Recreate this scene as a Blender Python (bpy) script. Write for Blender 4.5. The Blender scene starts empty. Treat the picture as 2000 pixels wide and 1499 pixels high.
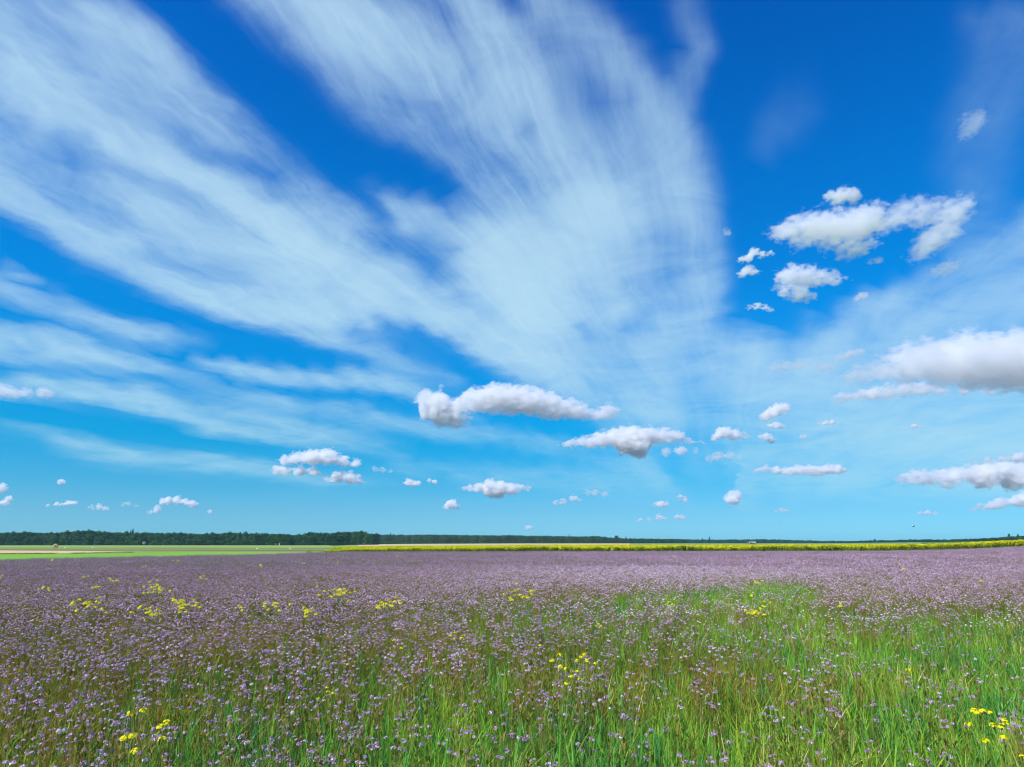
import bpy, math, random
import numpy as np
from mathutils import Vector, Matrix, noise as mnoise

random.seed(7)
RNG = np.random.default_rng(7)
S = bpy.context.scene
COL = S.collection

# ------------------------------------------------------------------ camera
F = 1444.0                                   # focal length in photo pixels (26 mm)
PITCH = math.atan(312.5 / F)
CP, SP = math.cos(PITCH), math.sin(PITCH)
EYE = 2.0
cam_d = bpy.data.cameras.new('camera')
cam_d.sensor_width = 36
cam_d.lens = 36 * F / 2000
cam_d.clip_start = 0.05
cam_d.clip_end = 120000
cam = bpy.data.objects.new('camera', cam_d)
cam.location = (0, 0, EYE)
cam.rotation_euler = (math.pi / 2 + PITCH, 0, 0)
COL.objects.link(cam)
S.camera = cam
S.view_settings.view_transform = 'Standard'
S.view_settings.look = 'None'
S.view_settings.exposure = 0.4
S.view_settings.gamma = 1.0
S.render.engine = 'CYCLES'
cy = S.cycles
cy.use_denoising = True
cy.max_bounces = 8
cy.diffuse_bounces = 3
cy.glossy_bounces = 1
cy.transmission_bounces = 4
cy.transparent_max_bounces = 16
cy.volume_bounces = 10
cy.sample_clamp_indirect = 4.0
cy.pixel_filter_type = 'BLACKMAN_HARRIS'
cy.filter_width = 1.1
try:
    cy.denoising_prefilter = 'ACCURATE'
    cy.volume_step_rate = 1.0
    cy.volume_max_steps = 400
except Exception:
    pass


def ray(px, py):
    dy = 749.5 - py
    return np.array([px - 1000.0, F * CP - dy * SP, F * SP + dy * CP])


def proj(x, y, z):
    """world position -> photo pixel"""
    z = z - EYE
    w = y * CP + z * SP
    w = np.maximum(w, 1e-3)
    return 1000 + F * x / w, 749.5 - F * (-y * SP + z * CP) / w


# ------------------------------------------------------------------ sun
SUN_EL, SUN_AZ = math.radians(50), math.radians(-128)      # azimuth from +Y, clockwise
sd = bpy.data.lights.new('sun', 'SUN')
sd.energy = 4.2
sd.angle = math.radians(0.5)
sd.color = (1.0, 0.955, 0.88)
sun = bpy.data.objects.new('sun', sd)
sv = Vector((math.sin(SUN_AZ) * math.cos(SUN_EL), math.cos(SUN_AZ) * math.cos(SUN_EL), math.sin(SUN_EL)))
sun.rotation_euler = sv.to_track_quat('Z', 'Y').to_euler()
sun.location = (0, 0, 60)
COL.objects.link(sun)

# ------------------------------------------------------------------ node helpers


class NT:
    def __init__(s, tree):
        s.t = tree

    def n(s, typ, **kw):
        nd = s.t.nodes.new(typ)
        for k, v in kw.items():
            setattr(nd, k, v)
        return nd

    def lk(s, a, b):
        s.t.links.new(a, b)

    def put(s, sock, v):
        if isinstance(v, bpy.types.NodeSocket):
            s.t.links.new(v, sock)
        else:
            sock.default_value = v

    def m(s, op, a, b=None, c=None, clamp=False):
        nd = s.n('ShaderNodeMath', operation=op)
        nd.use_clamp = clamp
        s.put(nd.inputs[0], a)
        if b is not None:
            s.put(nd.inputs[1], b)
        if c is not None:
            s.put(nd.inputs[2], c)
        return nd.outputs[0]

    def mix(s, fac, a, b, blend='MIX'):
        nd = s.n('ShaderNodeMix', data_type='RGBA', blend_type=blend)
        s.put(nd.inputs[0], fac)
        s.put(nd.inputs[6], a)
        s.put(nd.inputs[7], b)
        return nd.outputs[2]

    def noise(s, vec, scale, detail=4, rough=0.55, dist=0.0):
        nd = s.n('ShaderNodeTexNoise')
        if vec is not None:
            s.lk(vec, nd.inputs['Vector'])
        nd.inputs['Scale'].default_value = scale
        nd.inputs['Detail'].default_value = detail
        nd.inputs['Roughness'].default_value = rough
        nd.inputs['Distortion'].default_value = dist
        return nd.outputs['Fac']

    def ramp(s, fac, stops):
        nd = s.n('ShaderNodeValToRGB')
        e = nd.color_ramp.elements
        while len(e) < len(stops):
            e.new(0.5)
        for i, (p, c) in enumerate(stops):
            e[i].position = p
            e[i].color = (*c, 1)
        s.put(nd.inputs[0], fac)
        return nd.outputs[0]

    def xyz(s, x, y, z):
        nd = s.n('ShaderNodeCombineXYZ')
        for i, v in enumerate((x, y, z)):
            s.put(nd.inputs[i], v)
        return nd.outputs[0]


# ------------------------------------------------------------------ world: sky with high cirrus
#  (x, y, width, strength): the cirrus bands as they run across the sky, in sight-line coordinates
CIRRUS = [
    [(-80, 95, 62, .75), (60, 160, 62, .85), (180, 225, 58, .85), (300, 295, 52, .85), (420, 365, 50, .85), (520, 430, 55, .85),
     (620, 490, 62, .9), (720, 545, 68, .95), (820, 600, 62, .9), (910, 650, 52, .85), (1000, 695, 42, .75), (1100, 750, 38, .55)],
    [(-60, 0, 70, .64), (120, 60, 85, .64), (260, 120, 88, .62), (400, 205, 66, .64), (500, 270, 44, .60), (560, 300, 32, .52), (610, 370, 48, .62), (690, 430, 44, .62)],
    [(200, 10, 60, .5), (300, 60, 55, .5), (360, 120, 40, .45)],
    [(-60, 335, 40, .72), (60, 400, 42, .78), (170, 462, 44, .72), (290, 520, 44, .68), (400, 560, 42, .75), (500, 590, 36, .82),
     (590, 612, 26, .85), (670, 628, 16, .7)],
    [(300, 560, 34, .6), (470, 625, 34, .62), (600, 655, 32, .6), (700, 685, 28, .55), (790, 715, 26, .42), (900, 745, 22, .35)],
    [(-60, 255, 60, .56), (120, 320, 62, .6), (250, 380, 64, .66), (380, 440, 66, .70), (500, 500, 60, .70), (620, 570, 52, .68), (740, 630, 40, .56)],
    [(-50, 520, 12, .66), (60, 533, 12, .66), (150, 552, 7, .5)],
    [(-50, 545, 22, .64), (60, 585, 24, .66), (160, 625, 26, .66), (260, 650, 24, .66), (350, 664, 15, .64), (440, 668, 8, .5)],
    [(90, 575, 10, .4), (180, 595, 8, .35), (195, 600, 4, .2)],
    [(-60, 655, 26, .74), (60, 668, 26, .76), (180, 695, 26, .76), (290, 722, 22, .72), (370, 745, 16, .5), (450, 772, 14, .5), (560, 800, 16, .45)],
    [(-60, 690, 14, .55), (80, 705, 14, .55), (200, 745, 14, .55), (320, 775, 14, .55), (450, 800, 18, .5), (620, 835, 18, .45), (760, 850, 20, .4)],
    [(390, 715, 12, .68), (480, 728, 16, .74), (590, 735, 20, .76), (700, 742, 24, .76), (790, 758, 26, .68), (900, 800, 26, .4)],
    [(480, 770, 10, .45), (600, 795, 18, .55), (720, 815, 24, .55), (850, 840, 24, .5), (1000, 855, 20, .42), (1120, 880, 18, .45), (1230, 910, 20, .35)],
    [(-60, 745, 20, .72), (100, 755, 26, .72), (220, 778, 24, .74), (330, 806, 24, .74), (450, 835, 24, .72), (560, 850, 26, .68), (680, 868, 26, .5), (780, 880, 22, .45)],
    [(25, 835, 8, .5), (100, 858, 16, .6), (180, 880, 20, .64), (280, 893, 26, .66), (400, 905, 24, .64), (520, 918, 22, .62), (640, 940, 16, .5), (740, 940, 12, .3)],
    [(150, 868, 8, .35), (235, 852, 6, .4)],
    [(760, 925, 14, .35), (830, 915, 16, .42), (900, 912, 7, .3)],
    [(470, -40, 45, .4), (560, 30, 50, .5), (640, 80, 55, .55), (700, 150, 60, .5), (800, 220, 55, .45), (880, 290, 40, .42), (930, 350, 40, .45)],
    [(560, -40, 60, .55), (660, 20, 70, .75), (760, 70, 75, .78), (860, 130, 70, .72), (950, 200, 70, .66), (1020, 280, 75, .62), (1080, 370, 80, .62), (1120, 450, 90, .7)],
    [(860, -40, 50, .6), (940, 40, 55, .72), (1000, 100, 60, .7), (1060, 170, 75, .6), (1120, 250, 80, .55), (1200, 330, 85, .6), (1260, 420, 85, .66)],
    [(1060, 0, 50, .58), (1150, 60, 55, .6), (1220, 140, 55, .6), (1260, 220, 60, .58), (1320, 300, 60, .62), (1350, 390, 60, .62), (1370, 480, 55, .6), (1385, 560, 50, .55)],
    [(1340, 20, 40, .36), (1370, 80, 26, .46), (1340, 150, 32, .4), (1320, 220, 40, .3)],
    [(690, 340, 16, .45), (740, 370, 32, .6), (800, 420, 45, .62), (870, 470, 55, .55), (940, 520, 60, .6)],
    [(980, 430, 70, .75), (990, 510, 95, .93), (1020, 590, 100, .96), (1060, 650, 75, .88), (1110, 710, 55, .7), (1180, 770, 60, .6), (1250, 830, 60, .5)],
    [(1160, 450, 80, .72), (1120, 540, 90, .7), (1210, 560, 80, .66), (1290, 590, 70, .7), (1360, 600, 45, .6)],
    [(1200, 650, 65, .55), (1260, 690, 60, .6), (1340, 680, 55, .62), (1410, 700, 45, .66), (1480, 740, 40, .62), (1540, 760, 25, .35)],
    [(1300, 780, 75, .6), (1400, 790, 75, .55), (1380, 870, 60, .45), (1480, 890, 55, .35), (1300, 930, 30, .4), (1240, 905, 25, .4)],
    [(1430, 655, 24, .4), (1520, 665, 22, .38), (1575, 650, 14, .35)],
    [(1560, 715, 16, .3), (1620, 660, 20, .36), (1670, 620, 24, .4), (1760, 575, 26, .36), (1850, 530, 26, .3), (1960, 470, 34, .32), (2060, 420, 40, .34)],
    [(1600, 700, 45, .42), (1740, 655, 50, .46), (1840, 630, 55, .46), (1960, 590, 70, .44), (2080, 560, 70, .44)],
    [(1500, 740, 65, .6), (1620, 780, 75, .58), (1750, 800, 85, .56), (1880, 825, 95, .6), (2000, 830, 105, .6), (2100, 840, 80, .6)],
    [(1480, 860, 55, .4), (1620, 880, 50, .38), (1860, 890, 50, .4), (2020, 890, 60, .45)],
    [(1880, 460, 40, .15), (1900, 330, 60, .05), (1980, 60, 70, .10), (1920, 30, 40, .06)],
    [(1560, 200, 40, .02), (1500, 255, 30, .04)],
    [(900, 930, 26, .4), (1050, 935, 26, .45), (1200, 950, 28, .5), (1330, 975, 24, .4)], [(1450, 940, 30, .35), (1700, 955, 30, .38), (1980, 965, 34, .42)],
    [(560, 965, 14, .2), (900, 985, 16, .22), (1250, 990, 14, .2)],
]
# the low bands on the left are narrow, with blue between them
CIRRUS = [[(x, y, w * (.78 if y > 515 and x < 950 and max(p[0] for p in st) < 1300 and min(p[1] for p in st) > 500 else 1.0), a) for x, y, w, a in st] for st in CIRRUS]
GAPS = [
    [(290, -40, 40, .95), (380, 50, 40, .96), (450, 120, 50, .97), (530, 195, 56, .98), (620, 265, 58, .98), (700, 310, 60, .98), (790, 335, 50, .96), (850, 350, 38, .9), (890, 362, 18, .7)],
    [(640, 320, 22, .7), (690, 365, 20, .75), (730, 400, 14, .6), (770, 440, 14, .4)],
    [(-40, 430, 16, .9), (60, 500, 26, .95), (170, 560, 26, .96), (290, 605, 26, .96), (400, 640, 26, .96), (480, 668, 28, .96), (580, 690, 28, .95), (670, 712, 20, .85), (730, 720, 10, .5)],
    [(700, 640, 10, .4), (780, 640, 16, .7), (840, 668, 20, .75), (900, 705, 22, .75), (960, 735, 18, .6)],
    [(-40, 640, 10, .6), (60, 642, 10, .6), (130, 652, 6, .4)],
    [(-40, 728, 8, .7), (80, 732, 10, .75), (180, 745, 8, .6), (260, 758, 6, .5)],
    [(120, 600, 10, .3), (30, 610, 10, .35)],
    [(-40, 805, 22, .95), (80, 812, 22, .95), (190, 828, 24, .95), (300, 852, 20, .92), (420, 872, 14, .85), (500, 880, 12, .7), (560, 888, 8, .4)],
    [(350, 788, 5, .5), (400, 795, 5, .4)], [(500, 765, 8, .5), (590, 780, 8, .5), (680, 795, 6, .4)],
    [(720, 855, 10, .5), (800, 872, 12, .6), (900, 890, 14, .7), (1000, 895, 12, .6), (1080, 905, 10, .5)],
    [(1150, 655, 14, .35), (1140, 640, 14, .3)], [(1230, 640, 20, .4), (1260, 625, 20, .3)], [(1305, 652, 16, .45), (1320, 640, 12, .3)],
    [(1020, 830, 14, .5), (1100, 832, 12, .5), (1180, 850, 10, .4)],
    [(840, 560, 24, .3), (870, 500, 30, .35), (800, 470, 16, .3)],
    [(120, 270, 26, .35), (230, 305, 18, .3), (330, 355, 20, .3), (470, 440, 14, .35), (540, 465, 12, .3)],
    [(150, 90, 40, .2), (60, 50, 30, .2)], [(990, 20, 30, .3)], [(1030, 235, 22, .35)], [(1120, 180, 30, .2), (1220, 200, 30, .25)],
    [(1360, 940, 22, .5), (1300, 915, 10, .6), (1370, 930, 12, .6), (1440, 950, 14, .5)],
]
EDGE = [(-100, 1415), (0, 1408), (80, 1395), (130, 1385), (180, 1376), (230, 1385), (300, 1428), (380, 1436), (450, 1436), (520, 1442), (560, 1448), (600, 1425),
        (630, 1420), (655, 1450), (675, 1500), (690, 1560), (700, 1900), (720, 9000)]


def stroke_field(PX, PY, strokes, mode):
    out = np.zeros_like(PX)
    for st in strokes:
        best = np.zeros_like(PX)
        seg = list(zip(st[:-1], st[1:])) if len(st) > 1 else [(st[0], st[0])]
        for (x0, y0, w0, a0), (x1, y1, w1, a1) in seg:
            dx, dy = x1 - x0, y1 - y0
            L = dx * dx + dy * dy
            t = np.clip(((PX - x0) * dx + (PY - y0) * dy) / max(L, 1e-6), 0, 1) if L > 0 else np.zeros_like(PX)
            d = np.hypot(PX - x0 - t * dx, PY - y0 - t * dy)
            w = w0 + (w1 - w0) * t
            a = a0 + (a1 - a0) * t
            best = np.maximum(best, a * np.exp(-(d / (w * 1.10)) ** 3.0))
        out = 1 - (1 - out) * (1 - best)
    return out


U0 = ray(1430, 1062)
U0 = U0[0] / U0[1]
NR, NTH = 39, 241
RMAX = 1.5
DEN = np.zeros((NR, NTH))
for k in range(NR):
    r = RMAX * k / (NR - 1)
    th = np.linspace(0, math.pi, NTH)
    u = U0 - r * np.cos(th)
    v = r * np.sin(th)
    PX, PY = proj(u, np.ones_like(u), v + EYE)
    D = stroke_field(PX, PY, CIRRUS, 0)
    D *= 1 - stroke_field(PX, PY, GAPS, 0)
    xe = np.interp(PY, [e[0] for e in EDGE], [e[1] for e in EDGE])
    soft = np.interp(PY, [0, 300, 560, 660], [26, 10, 12, 26])
    keep = 1 / (1 + np.exp(np.clip((PX - xe) / soft, -40, 40)))
    faint = stroke_field(PX, PY, [s for s in CIRRUS if s[0][0] >= 1430 and s[0][0] < 1650 or s[0][0] >= 1850], 0)
    streak = stroke_field(PX, PY, CIRRUS[26:30], 0)
    D = D ** 2.0
    D = np.maximum(D * keep, np.maximum(faint, streak) * np.clip((PY - 0) / 1, 0, 1) * (PX > 1440))
    low = np.clip((1000 - PY) / 60, 0, 1)
    D *= 1 - stroke_field(PX, PY, [[(1470, 600, 32, .9), (1540, 640, 30, .85), (1590, 625, 18, .5)], [(1460, 480, 30, .9), (1500, 380, 60, .9)], [(60, 815, 20, .8), (190, 832, 22, .85), (300, 852, 16, .8)]], 0)
    DEN[k] = D * low
DEN[0] = DEN[1]

w = bpy.data.worlds.new('World')
S.world = w
w.use_nodes = True
N = NT(w.node_tree)
N.t.nodes.clear()
out = N.n('ShaderNodeOutputWorld')
bg = N.n('ShaderNodeBackground')
N.lk(bg.outputs[0], out.inputs[0])
tc = N.n('ShaderNodeTexCoord')
sep = N.n('ShaderNodeSeparateXYZ')
N.lk(tc.outputs['Generated'], sep.inputs[0])
dx_, dy_, dz_ = sep.outputs
sky = N.n('ShaderNodeTexSky', sky_type='NISHITA')
sky.sun_disc = False
sky.sun_elevation = SUN_EL
sky.sun_rotation = SUN_AZ
sky.altitude = 100
sky.air_density = 1.0
sky.dust_density = 0.3
sky.ozone_density = 4.0
zz = N.m('MAXIMUM', dz_, 0.0)
# deep polarised blue overhead, cyan lower down
tint = N.ramp(zz, [(0.0, (.27, .74, 1.30)), (.04, (.24, .64, 1.03)), (.07, (.15, .63, .96)), (.13, (.02, .66, .98)), (.20, (.01, .72, 1.13)), (.30, (.01, .78, 1.30)), (.45, (.01, .73, 1.39)), (.65, (.01, .58, 1.38)), (1.0, (.05, .6, 1.3))])
skyc = N.mix(1.0, sky.outputs[0], tint, 'MULTIPLY')
# position on the forward half of the sky
yy = N.m('MAXIMUM', dy_, 0.08)
uu = N.m('DIVIDE', dx_, yy)
vv = N.m('DIVIDE', zz, yy)
# wisps: warp
flat = N.xyz(N.m('DIVIDE', dx_, N.m('ADD', zz, .12)), N.m('DIVIDE', dy_, N.m('ADD', zz, .12)), 0.0)
wn = N.n('ShaderNodeTexNoise')
N.lk(flat, wn.inputs['Vector'])
wn.inputs['Scale'].default_value = 2.2
wn.inputs['Detail'].default_value = 5
wn.inputs['Roughness'].default_value = .6
ws = N.n('ShaderNodeSeparateColor')
N.lk(wn.outputs['Color'], ws.inputs[0])
uu2 = N.m('ADD', N.m('SUBTRACT', uu, U0), N.m('MULTIPLY', N.m('SUBTRACT', ws.outputs[0], .5), .055))
vv2 = N.m('ADD', vv, N.m('MULTIPLY', N.m('MULTIPLY', N.m('SUBTRACT', ws.outputs[1], .5), .10), N.m('MINIMUM', N.m('MULTIPLY', vv, 2.0), 1.0)))
vv2 = N.m('MAXIMUM', vv2, 0.0)
th = N.m('DIVIDE', N.m('ARCTAN2', vv2, N.m('MULTIPLY', uu2, -1.0)), math.pi)
rr = N.m('SQRT', N.m('ADD', N.m('MULTIPLY', uu2, uu2), N.m('MULTIPLY', vv2, vv2)))
rk = N.m('MULTIPLY', rr, (NR - 1) / RMAX)
thc = N.xyz(th, th, th)
total = None
for g in range(NR // 3):
    cv = N.n('ShaderNodeRGBCurve')
    cv.mapping.use_clip = False
    for c in range(3):
        k = g * 3 + c
        cur = cv.mapping.curves[c]
        vals = DEN[k]
        cur.points[0].location = (0, float(vals[0]))
        cur.points[1].location = (1, float(vals[-1]))
        for i in range(1, NTH - 1):
            cur.points.new(i / (NTH - 1), float(vals[i]))
        for p in cur.points:
            p.handle_type = 'VECTOR'
    cv.mapping.update()
    N.lk(thc, cv.inputs[1])
    sp_ = N.n('ShaderNodeSeparateColor')
    N.lk(cv.outputs[0], sp_.inputs[0])
    for c in range(3):
        k = g * 3 + c
        wgt = N.m('MAXIMUM', N.m('SUBTRACT', 1.0, N.m('ABSOLUTE', N.m('SUBTRACT', rk, float(k)))), 0.0)
        total = N.m('MULTIPLY', sp_.outputs[c], wgt) if total is None else N.m('MULTIPLY_ADD', sp_.outputs[c], wgt, total)
# streaks that run along the bands, plus curdled detail
streak = N.noise(N.xyz(N.m('MULTIPLY', th, 22.0), N.m('MULTIPLY', rr, 2.2), 0.0), 1.0, 4, .55, .5)
fibre = N.noise(N.xyz(N.m('MULTIPLY', th, 46.0), N.m('MULTIPLY', rr, 3.2), 2.0), 1.0, 3, .5, .45)
fibre2 = N.noise(N.xyz(N.m('MULTIPLY', th, 110.0), N.m('MULTIPLY', rr, 6.0), 5.0), 1.0, 3, .55, .5)
fine = N.noise(flat, 3.6, 8, .62, .8)


def cen(x, k):
    return N.m('MULTIPLY', N.m('SUBTRACT', x, .5), k)


def ridge(x, p):
    """thin bright crests"""
    a_ = N.m('SUBTRACT', 1.0, N.m('ABSOLUTE', N.m('MULTIPLY', N.m('SUBTRACT', x, .5), 4.5)))
    return N.m('POWER', N.m('MAXIMUM', a_, 0.0), p)


near_vp = N.m('MULTIPLY', rr, 1.3, clamp=True)
side = N.m('ADD', N.m('MULTIPLY', N.m('SUBTRACT', .50, th), 4.0, clamp=True), .35, clamp=True)    # the left fan is fibrous, the middle curdled
strand = N.m('ADD', N.m('MULTIPLY', N.m('SUBTRACT', ridge(fibre, 1.6), .34), .62), N.m('MULTIPLY', N.m('SUBTRACT', ridge(fibre2, 1.6), .34), .34))
det = N.m('ADD', cen(streak, 1.15), cen(fine, 2.5))
det = N.m('ADD', det, N.m('MULTIPLY', strand, N.m('MULTIPLY', near_vp, side)))
shape = N.m('MULTIPLY', total, N.m('ADD', 1.0, N.m('MULTIPLY', det, N.m('SUBTRACT', 1.22, total))))
front = N.m('MULTIPLY', N.m('SUBTRACT', dy_, .06), 12.0, clamp=True)
behind = N.m('MULTIPLY', N.m('SUBTRACT', fine, .5), 3.0, clamp=True)
behind = N.m('MULTIPLY', behind, N.m('MULTIPLY', zz, 3.0, clamp=True))
shape = N.m('MULTIPLY', N.m('SUBTRACT', 1.0, N.m('EXPONENT', N.m('MULTIPLY', N.m('MAXIMUM', shape, 0.0), -1.2))), 1.22)
cirr = N.m('ADD', N.m('MULTIPLY', shape, front), N.m('MULTIPLY', behind, N.m('SUBTRACT', 1.0, front)), clamp=True)
ccol = N.ramp(zz, [(0.0, (3.2, 5.6, 6.7)), (.25, (3.9, 5.9, 7.0)), (.7, (3.6, 5.4, 6.9))])
final = N.mix(cirr, skyc, ccol)
# below the horizon: light given back by the land that lies beyond the modelled ground
final = N.mix(N.m('MULTIPLY', dz_, -25.0, clamp=True), final, (1.15, 1.6, 2.05, 1))
N.lk(final, bg.inputs[0])
bg.inputs[1].default_value = 0.1
try:
    w.cycles.sampling_method = 'MANUAL'
    w.cycles.sample_map_resolution = 512
except Exception:
    pass

# ------------------------------------------------------------------ materials


def new_mat(name):
    m_ = bpy.data.materials.new(name)
    m_.use_nodes = True
    t = NT(m_.node_tree)
    t.t.nodes.clear()
    o = t.n('ShaderNodeOutputMaterial')
    return m_, t, o


def leaf_mat(name, stops, var_scale=3.0, trans=.3, inst=True, rough=.6, spec=.25, spread=.35):
    """foliage/petal: colour picked by the instance's own tint plus fine mottling"""
    m_, t, o = new_mat(name)
    if inst:
        a = t.n('ShaderNodeAttribute', attribute_type='INSTANCER', attribute_name='tint')
        fac = a.outputs['Fac']
        oi = t.n('ShaderNodeObjectInfo')
        geo = t.n('ShaderNodeNewGeometry')
        nz = t.noise(geo.outputs['Position'], var_scale, 2, .5)
        fac = t.m('ADD', fac, t.m('MULTIPLY', t.m('SUBTRACT', nz, .5), .5))
        fac = t.m('ADD', fac, t.m('MULTIPLY', t.m('SUBTRACT', geo.outputs['Random Per Island'], .5), spread), clamp=True)
    else:
        geo = t.n('ShaderNodeNewGeometry')
        oi = t.n('ShaderNodeObjectInfo')
        nz = t.noise(geo.outputs['Position'], var_scale, 3, .6)
        fac = t.m('ADD', t.m('MULTIPLY', nz, .45), t.m('MULTIPLY', oi.outputs['Random'], .38))
        fac = t.m('ADD', fac, t.m('MULTIPLY', geo.outputs['Random Per Island'], .2), clamp=True)
    col = t.ramp(fac, stops)
    p = t.n('ShaderNodeBsdfPrincipled')
    t.lk(col, p.inputs['Base Color'])
    p.inputs['Roughness'].default_value = rough
    p.inputs['Specular IOR Level'].default_value = spec
    tr = t.n('ShaderNodeBsdfTranslucent')
    t.lk(col, tr.inputs[0])
    mx = t.n('ShaderNodeMixShader')
    mx.inputs[0].default_value = trans
    t.lk(p.outputs[0], mx.inputs[1])
    t.lk(tr.outputs[0], mx.inputs[2])
    t.lk(mx.outputs[0], o.inputs[0])
    return m_


def plain_mat(name, c1, c2, scale=5.0, rough=.8, detail=5, stretch=None, bump=0.0):
    m_, t, o = new_mat(name)
    geo = t.n('ShaderNodeNewGeometry')
    vec = geo.outputs['Position']
    if stretch:
        mp = t.n('ShaderNodeMapping')
        mp.inputs['Scale'].default_value = stretch
        t.lk(vec, mp.inputs[0])
        vec = mp.outputs[0]
    nz = t.noise(vec, scale, detail, .6)
    col = t.ramp(nz, [(.3, c1), (.7, c2)])
    p = t.n('ShaderNodeBsdfPrincipled')
    t.lk(col, p.inputs['Base Color'])
    p.inputs['Roughness'].default_value = rough
    p.inputs['Specular IOR Level'].default_value = .2
    if bump:
        b = t.n('ShaderNodeBump')
        b.inputs['Strength'].default_value = bump
        t.lk(nz, b.inputs['Height'])
        t.lk(b.outputs[0], p.inputs['Normal'])
    t.lk(p.outputs[0], o.inputs[0])
    return m_


M = {}
M['petal'] = leaf_mat('lilac_petals', [(0, (.26, .20, .205)), (.3, (.38, .25, .33)), (.6, (.56, .33, .50)), (.85, (.70, .43, .63)), (1, (.95, .86, .93))], 2.0, .25, spread=.7)  # near-white end, on random florets, paints sunlit highlights into the petals
M['stem'] = leaf_mat('phacelia_stems', [(0, (.17, .19, .03)), (.5, (.30, .27, .05)), (.8, (.38, .24, .08)), (1, (.44, .28, .12))], 1.3, .3)
M['grass'] = leaf_mat('grass_blades', [(0, (.07, .27, .10)), (.3, (.12, .38, .05)), (.65, (.26, .50, .03)), (.9, (.44, .58, .06)), (1, (.62, .56, .22))], .8, .32)
M['ochre'] = leaf_mat('ochre_undergrowth', [(0, (.13, .20, .02)), (.4, (.27, .27, .02)), (.75, (.34, .28, .03)), (1, (.40, .21, .05))], .9, .35)
M['rape'] = leaf_mat('rapeseed_petals', [(0, (.70, .58, .0)), (.5, (.86, .76, .0)), (1, (.92, .86, .02))], 5, .3)
M['rapestem'] = leaf_mat('rapeseed_stems', [(0, (.12, .24, .03)), (.5, (.22, .34, .04)), (1, (.38, .42, .07))], 2, .35)
M['fluff'] = leaf_mat('dandelion_fluff', [(0, (.80, .80, .70)), (1, (.92, .92, .84))], 5, .5)
M['leafA'] = leaf_mat('broadleaf_foliage', [(0.1, (.004, .042, .022)), (.4, (.012, .080, .028)), (.65, (.036, .135, .030)), (.9, (.09, .20, .045))], .10, .25, inst=False)  # brightest leaf tones, scattered at random, stand in for sunlit crown highlights
M['leafB'] = leaf_mat('bush_foliage', [(0, (.015, .07, .02)), (.5, (.03, .12, .025)), (1, (.07, .17, .04))], .2, .25, inst=False)
M['leafC'] = leaf_mat('conifer_foliage', [(0, (.006, .03, .02)), (1, (.015, .06, .03))], .3, .15, inst=False)
M['blossom'] = leaf_mat('pale_blossom', [(0, (.25, .32, .25)), (1, (.5, .55, .45))], .5, .2, inst=False)
M['bark'] = plain_mat('bark', (.05, .04, .03), (.10, .08, .06), 2)
M['soil'] = plain_mat('field_soil', (.045, .04, .015), (.10, .10, .03), 1.2)

# ------------------------------------------------------------------ terrain


def ss(a, b, x):
    t = np.clip((x - a) / (b - a), 0, 1)
    return t * t * (3 - 2 * t)


def terr(X, Y):
    X = np.asarray(X, float)
    Y = np.asarray(Y, float)
    d = np.hypot(X, Y)
    ahead = ss(-.1, .4, Y / np.maximum(d, 1e-6))
    b = 1000 + 1477.5 * X / np.maximum(Y, np.maximum(d, 1e-6) * .3)
    zn = np.interp(b, [0, 1250, 1500, 1600, 1700, 1800, 1860, 1920, 2000, 2200], [0, 0, .05, .09, .13, .26, .38, .56, .84, 1.3])
    zf = np.interp(b, [0, 650, 800, 1000, 1600, 1750, 1900, 2050], [-.2, -.1, 1.2, 2.0, 2.2, 3.0, 4.2, 6.0])
    z = zn * ss(55, 125, d)
    z = z + (zf - zn) * ss(220, 1000, d)
    return z * ahead


def link(name, verts, faces, mats, parent=None, fm=None, smooth=False):
    me = bpy.data.meshes.new(name)
    me.from_pydata([tuple(v) for v in verts], [], [tuple(f) for f in faces])
    for m_ in (mats if isinstance(mats, (list, tuple)) else [mats]):
        me.materials.append(m_)
    if fm is not None:
        me.polygons.foreach_set('material_index', fm)
    if smooth:
        me.polygons.foreach_set('use_smooth', [True] * len(me.polygons))
    me.update()
    o = bpy.data.objects.new(name, me)
    COL.objects.link(o)
    if parent is not None:
        o.parent = parent
    return o


def tag(o, label=None, cat=None, group=None, kind=None):
    if label:
        o['label'] = label
    if cat:
        o['category'] = cat
    if group:
        o['group'] = group
    if kind:
        o['kind'] = kind
    return o


def empty(name, loc, rz=0.0, sc=1.0):
    o = bpy.data.objects.new(name, None)
    o.location = loc
    o.rotation_euler = (0, 0, rz)
    o.scale = (sc, sc, sc)
    o.empty_display_size = .1
    COL.objects.link(o)
    return o


def copy_thing(root, loc, rz, sc):
    r = root.copy()
    COL.objects.link(r)
    r.location = loc
    r.rotation_euler = (0, 0, rz)
    r.scale = (sc, sc, sc) if not isinstance(sc, tuple) else sc
    for ch in root.children:
        c = ch.copy()
        COL.objects.link(c)
        c.parent = r
        for g in ch.children:
            d_ = g.copy()
            COL.objects.link(d_)
            d_.parent = c
    return r


def sheet(name, px0, px1, near, far, mat, lift, npx=60, nd=24):
    """a strip of land between two distance curves, over a range of bearings"""
    V, Fc = [], []
    for i in range(npx + 1):
        p = px0 + (px1 - px0) * i / npx
        tb = (p - 1000) / 1477.5
        n_, f_ = near(p), far(p)
        for j in range(nd + 1):
            Y = n_ * (f_ / n_) ** (j / nd)
            X = tb * Y
            V.append((X, Y, float(terr(X, Y)) + lift))
    for i in range(npx):
        for j in range(nd):
            a = i * (nd + 1) + j
            Fc.append((a, a + nd + 1, a + nd + 2, a + 1))
    o = link(name, V, Fc, mat)
    tag(o, kind='structure')
    return o


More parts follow.
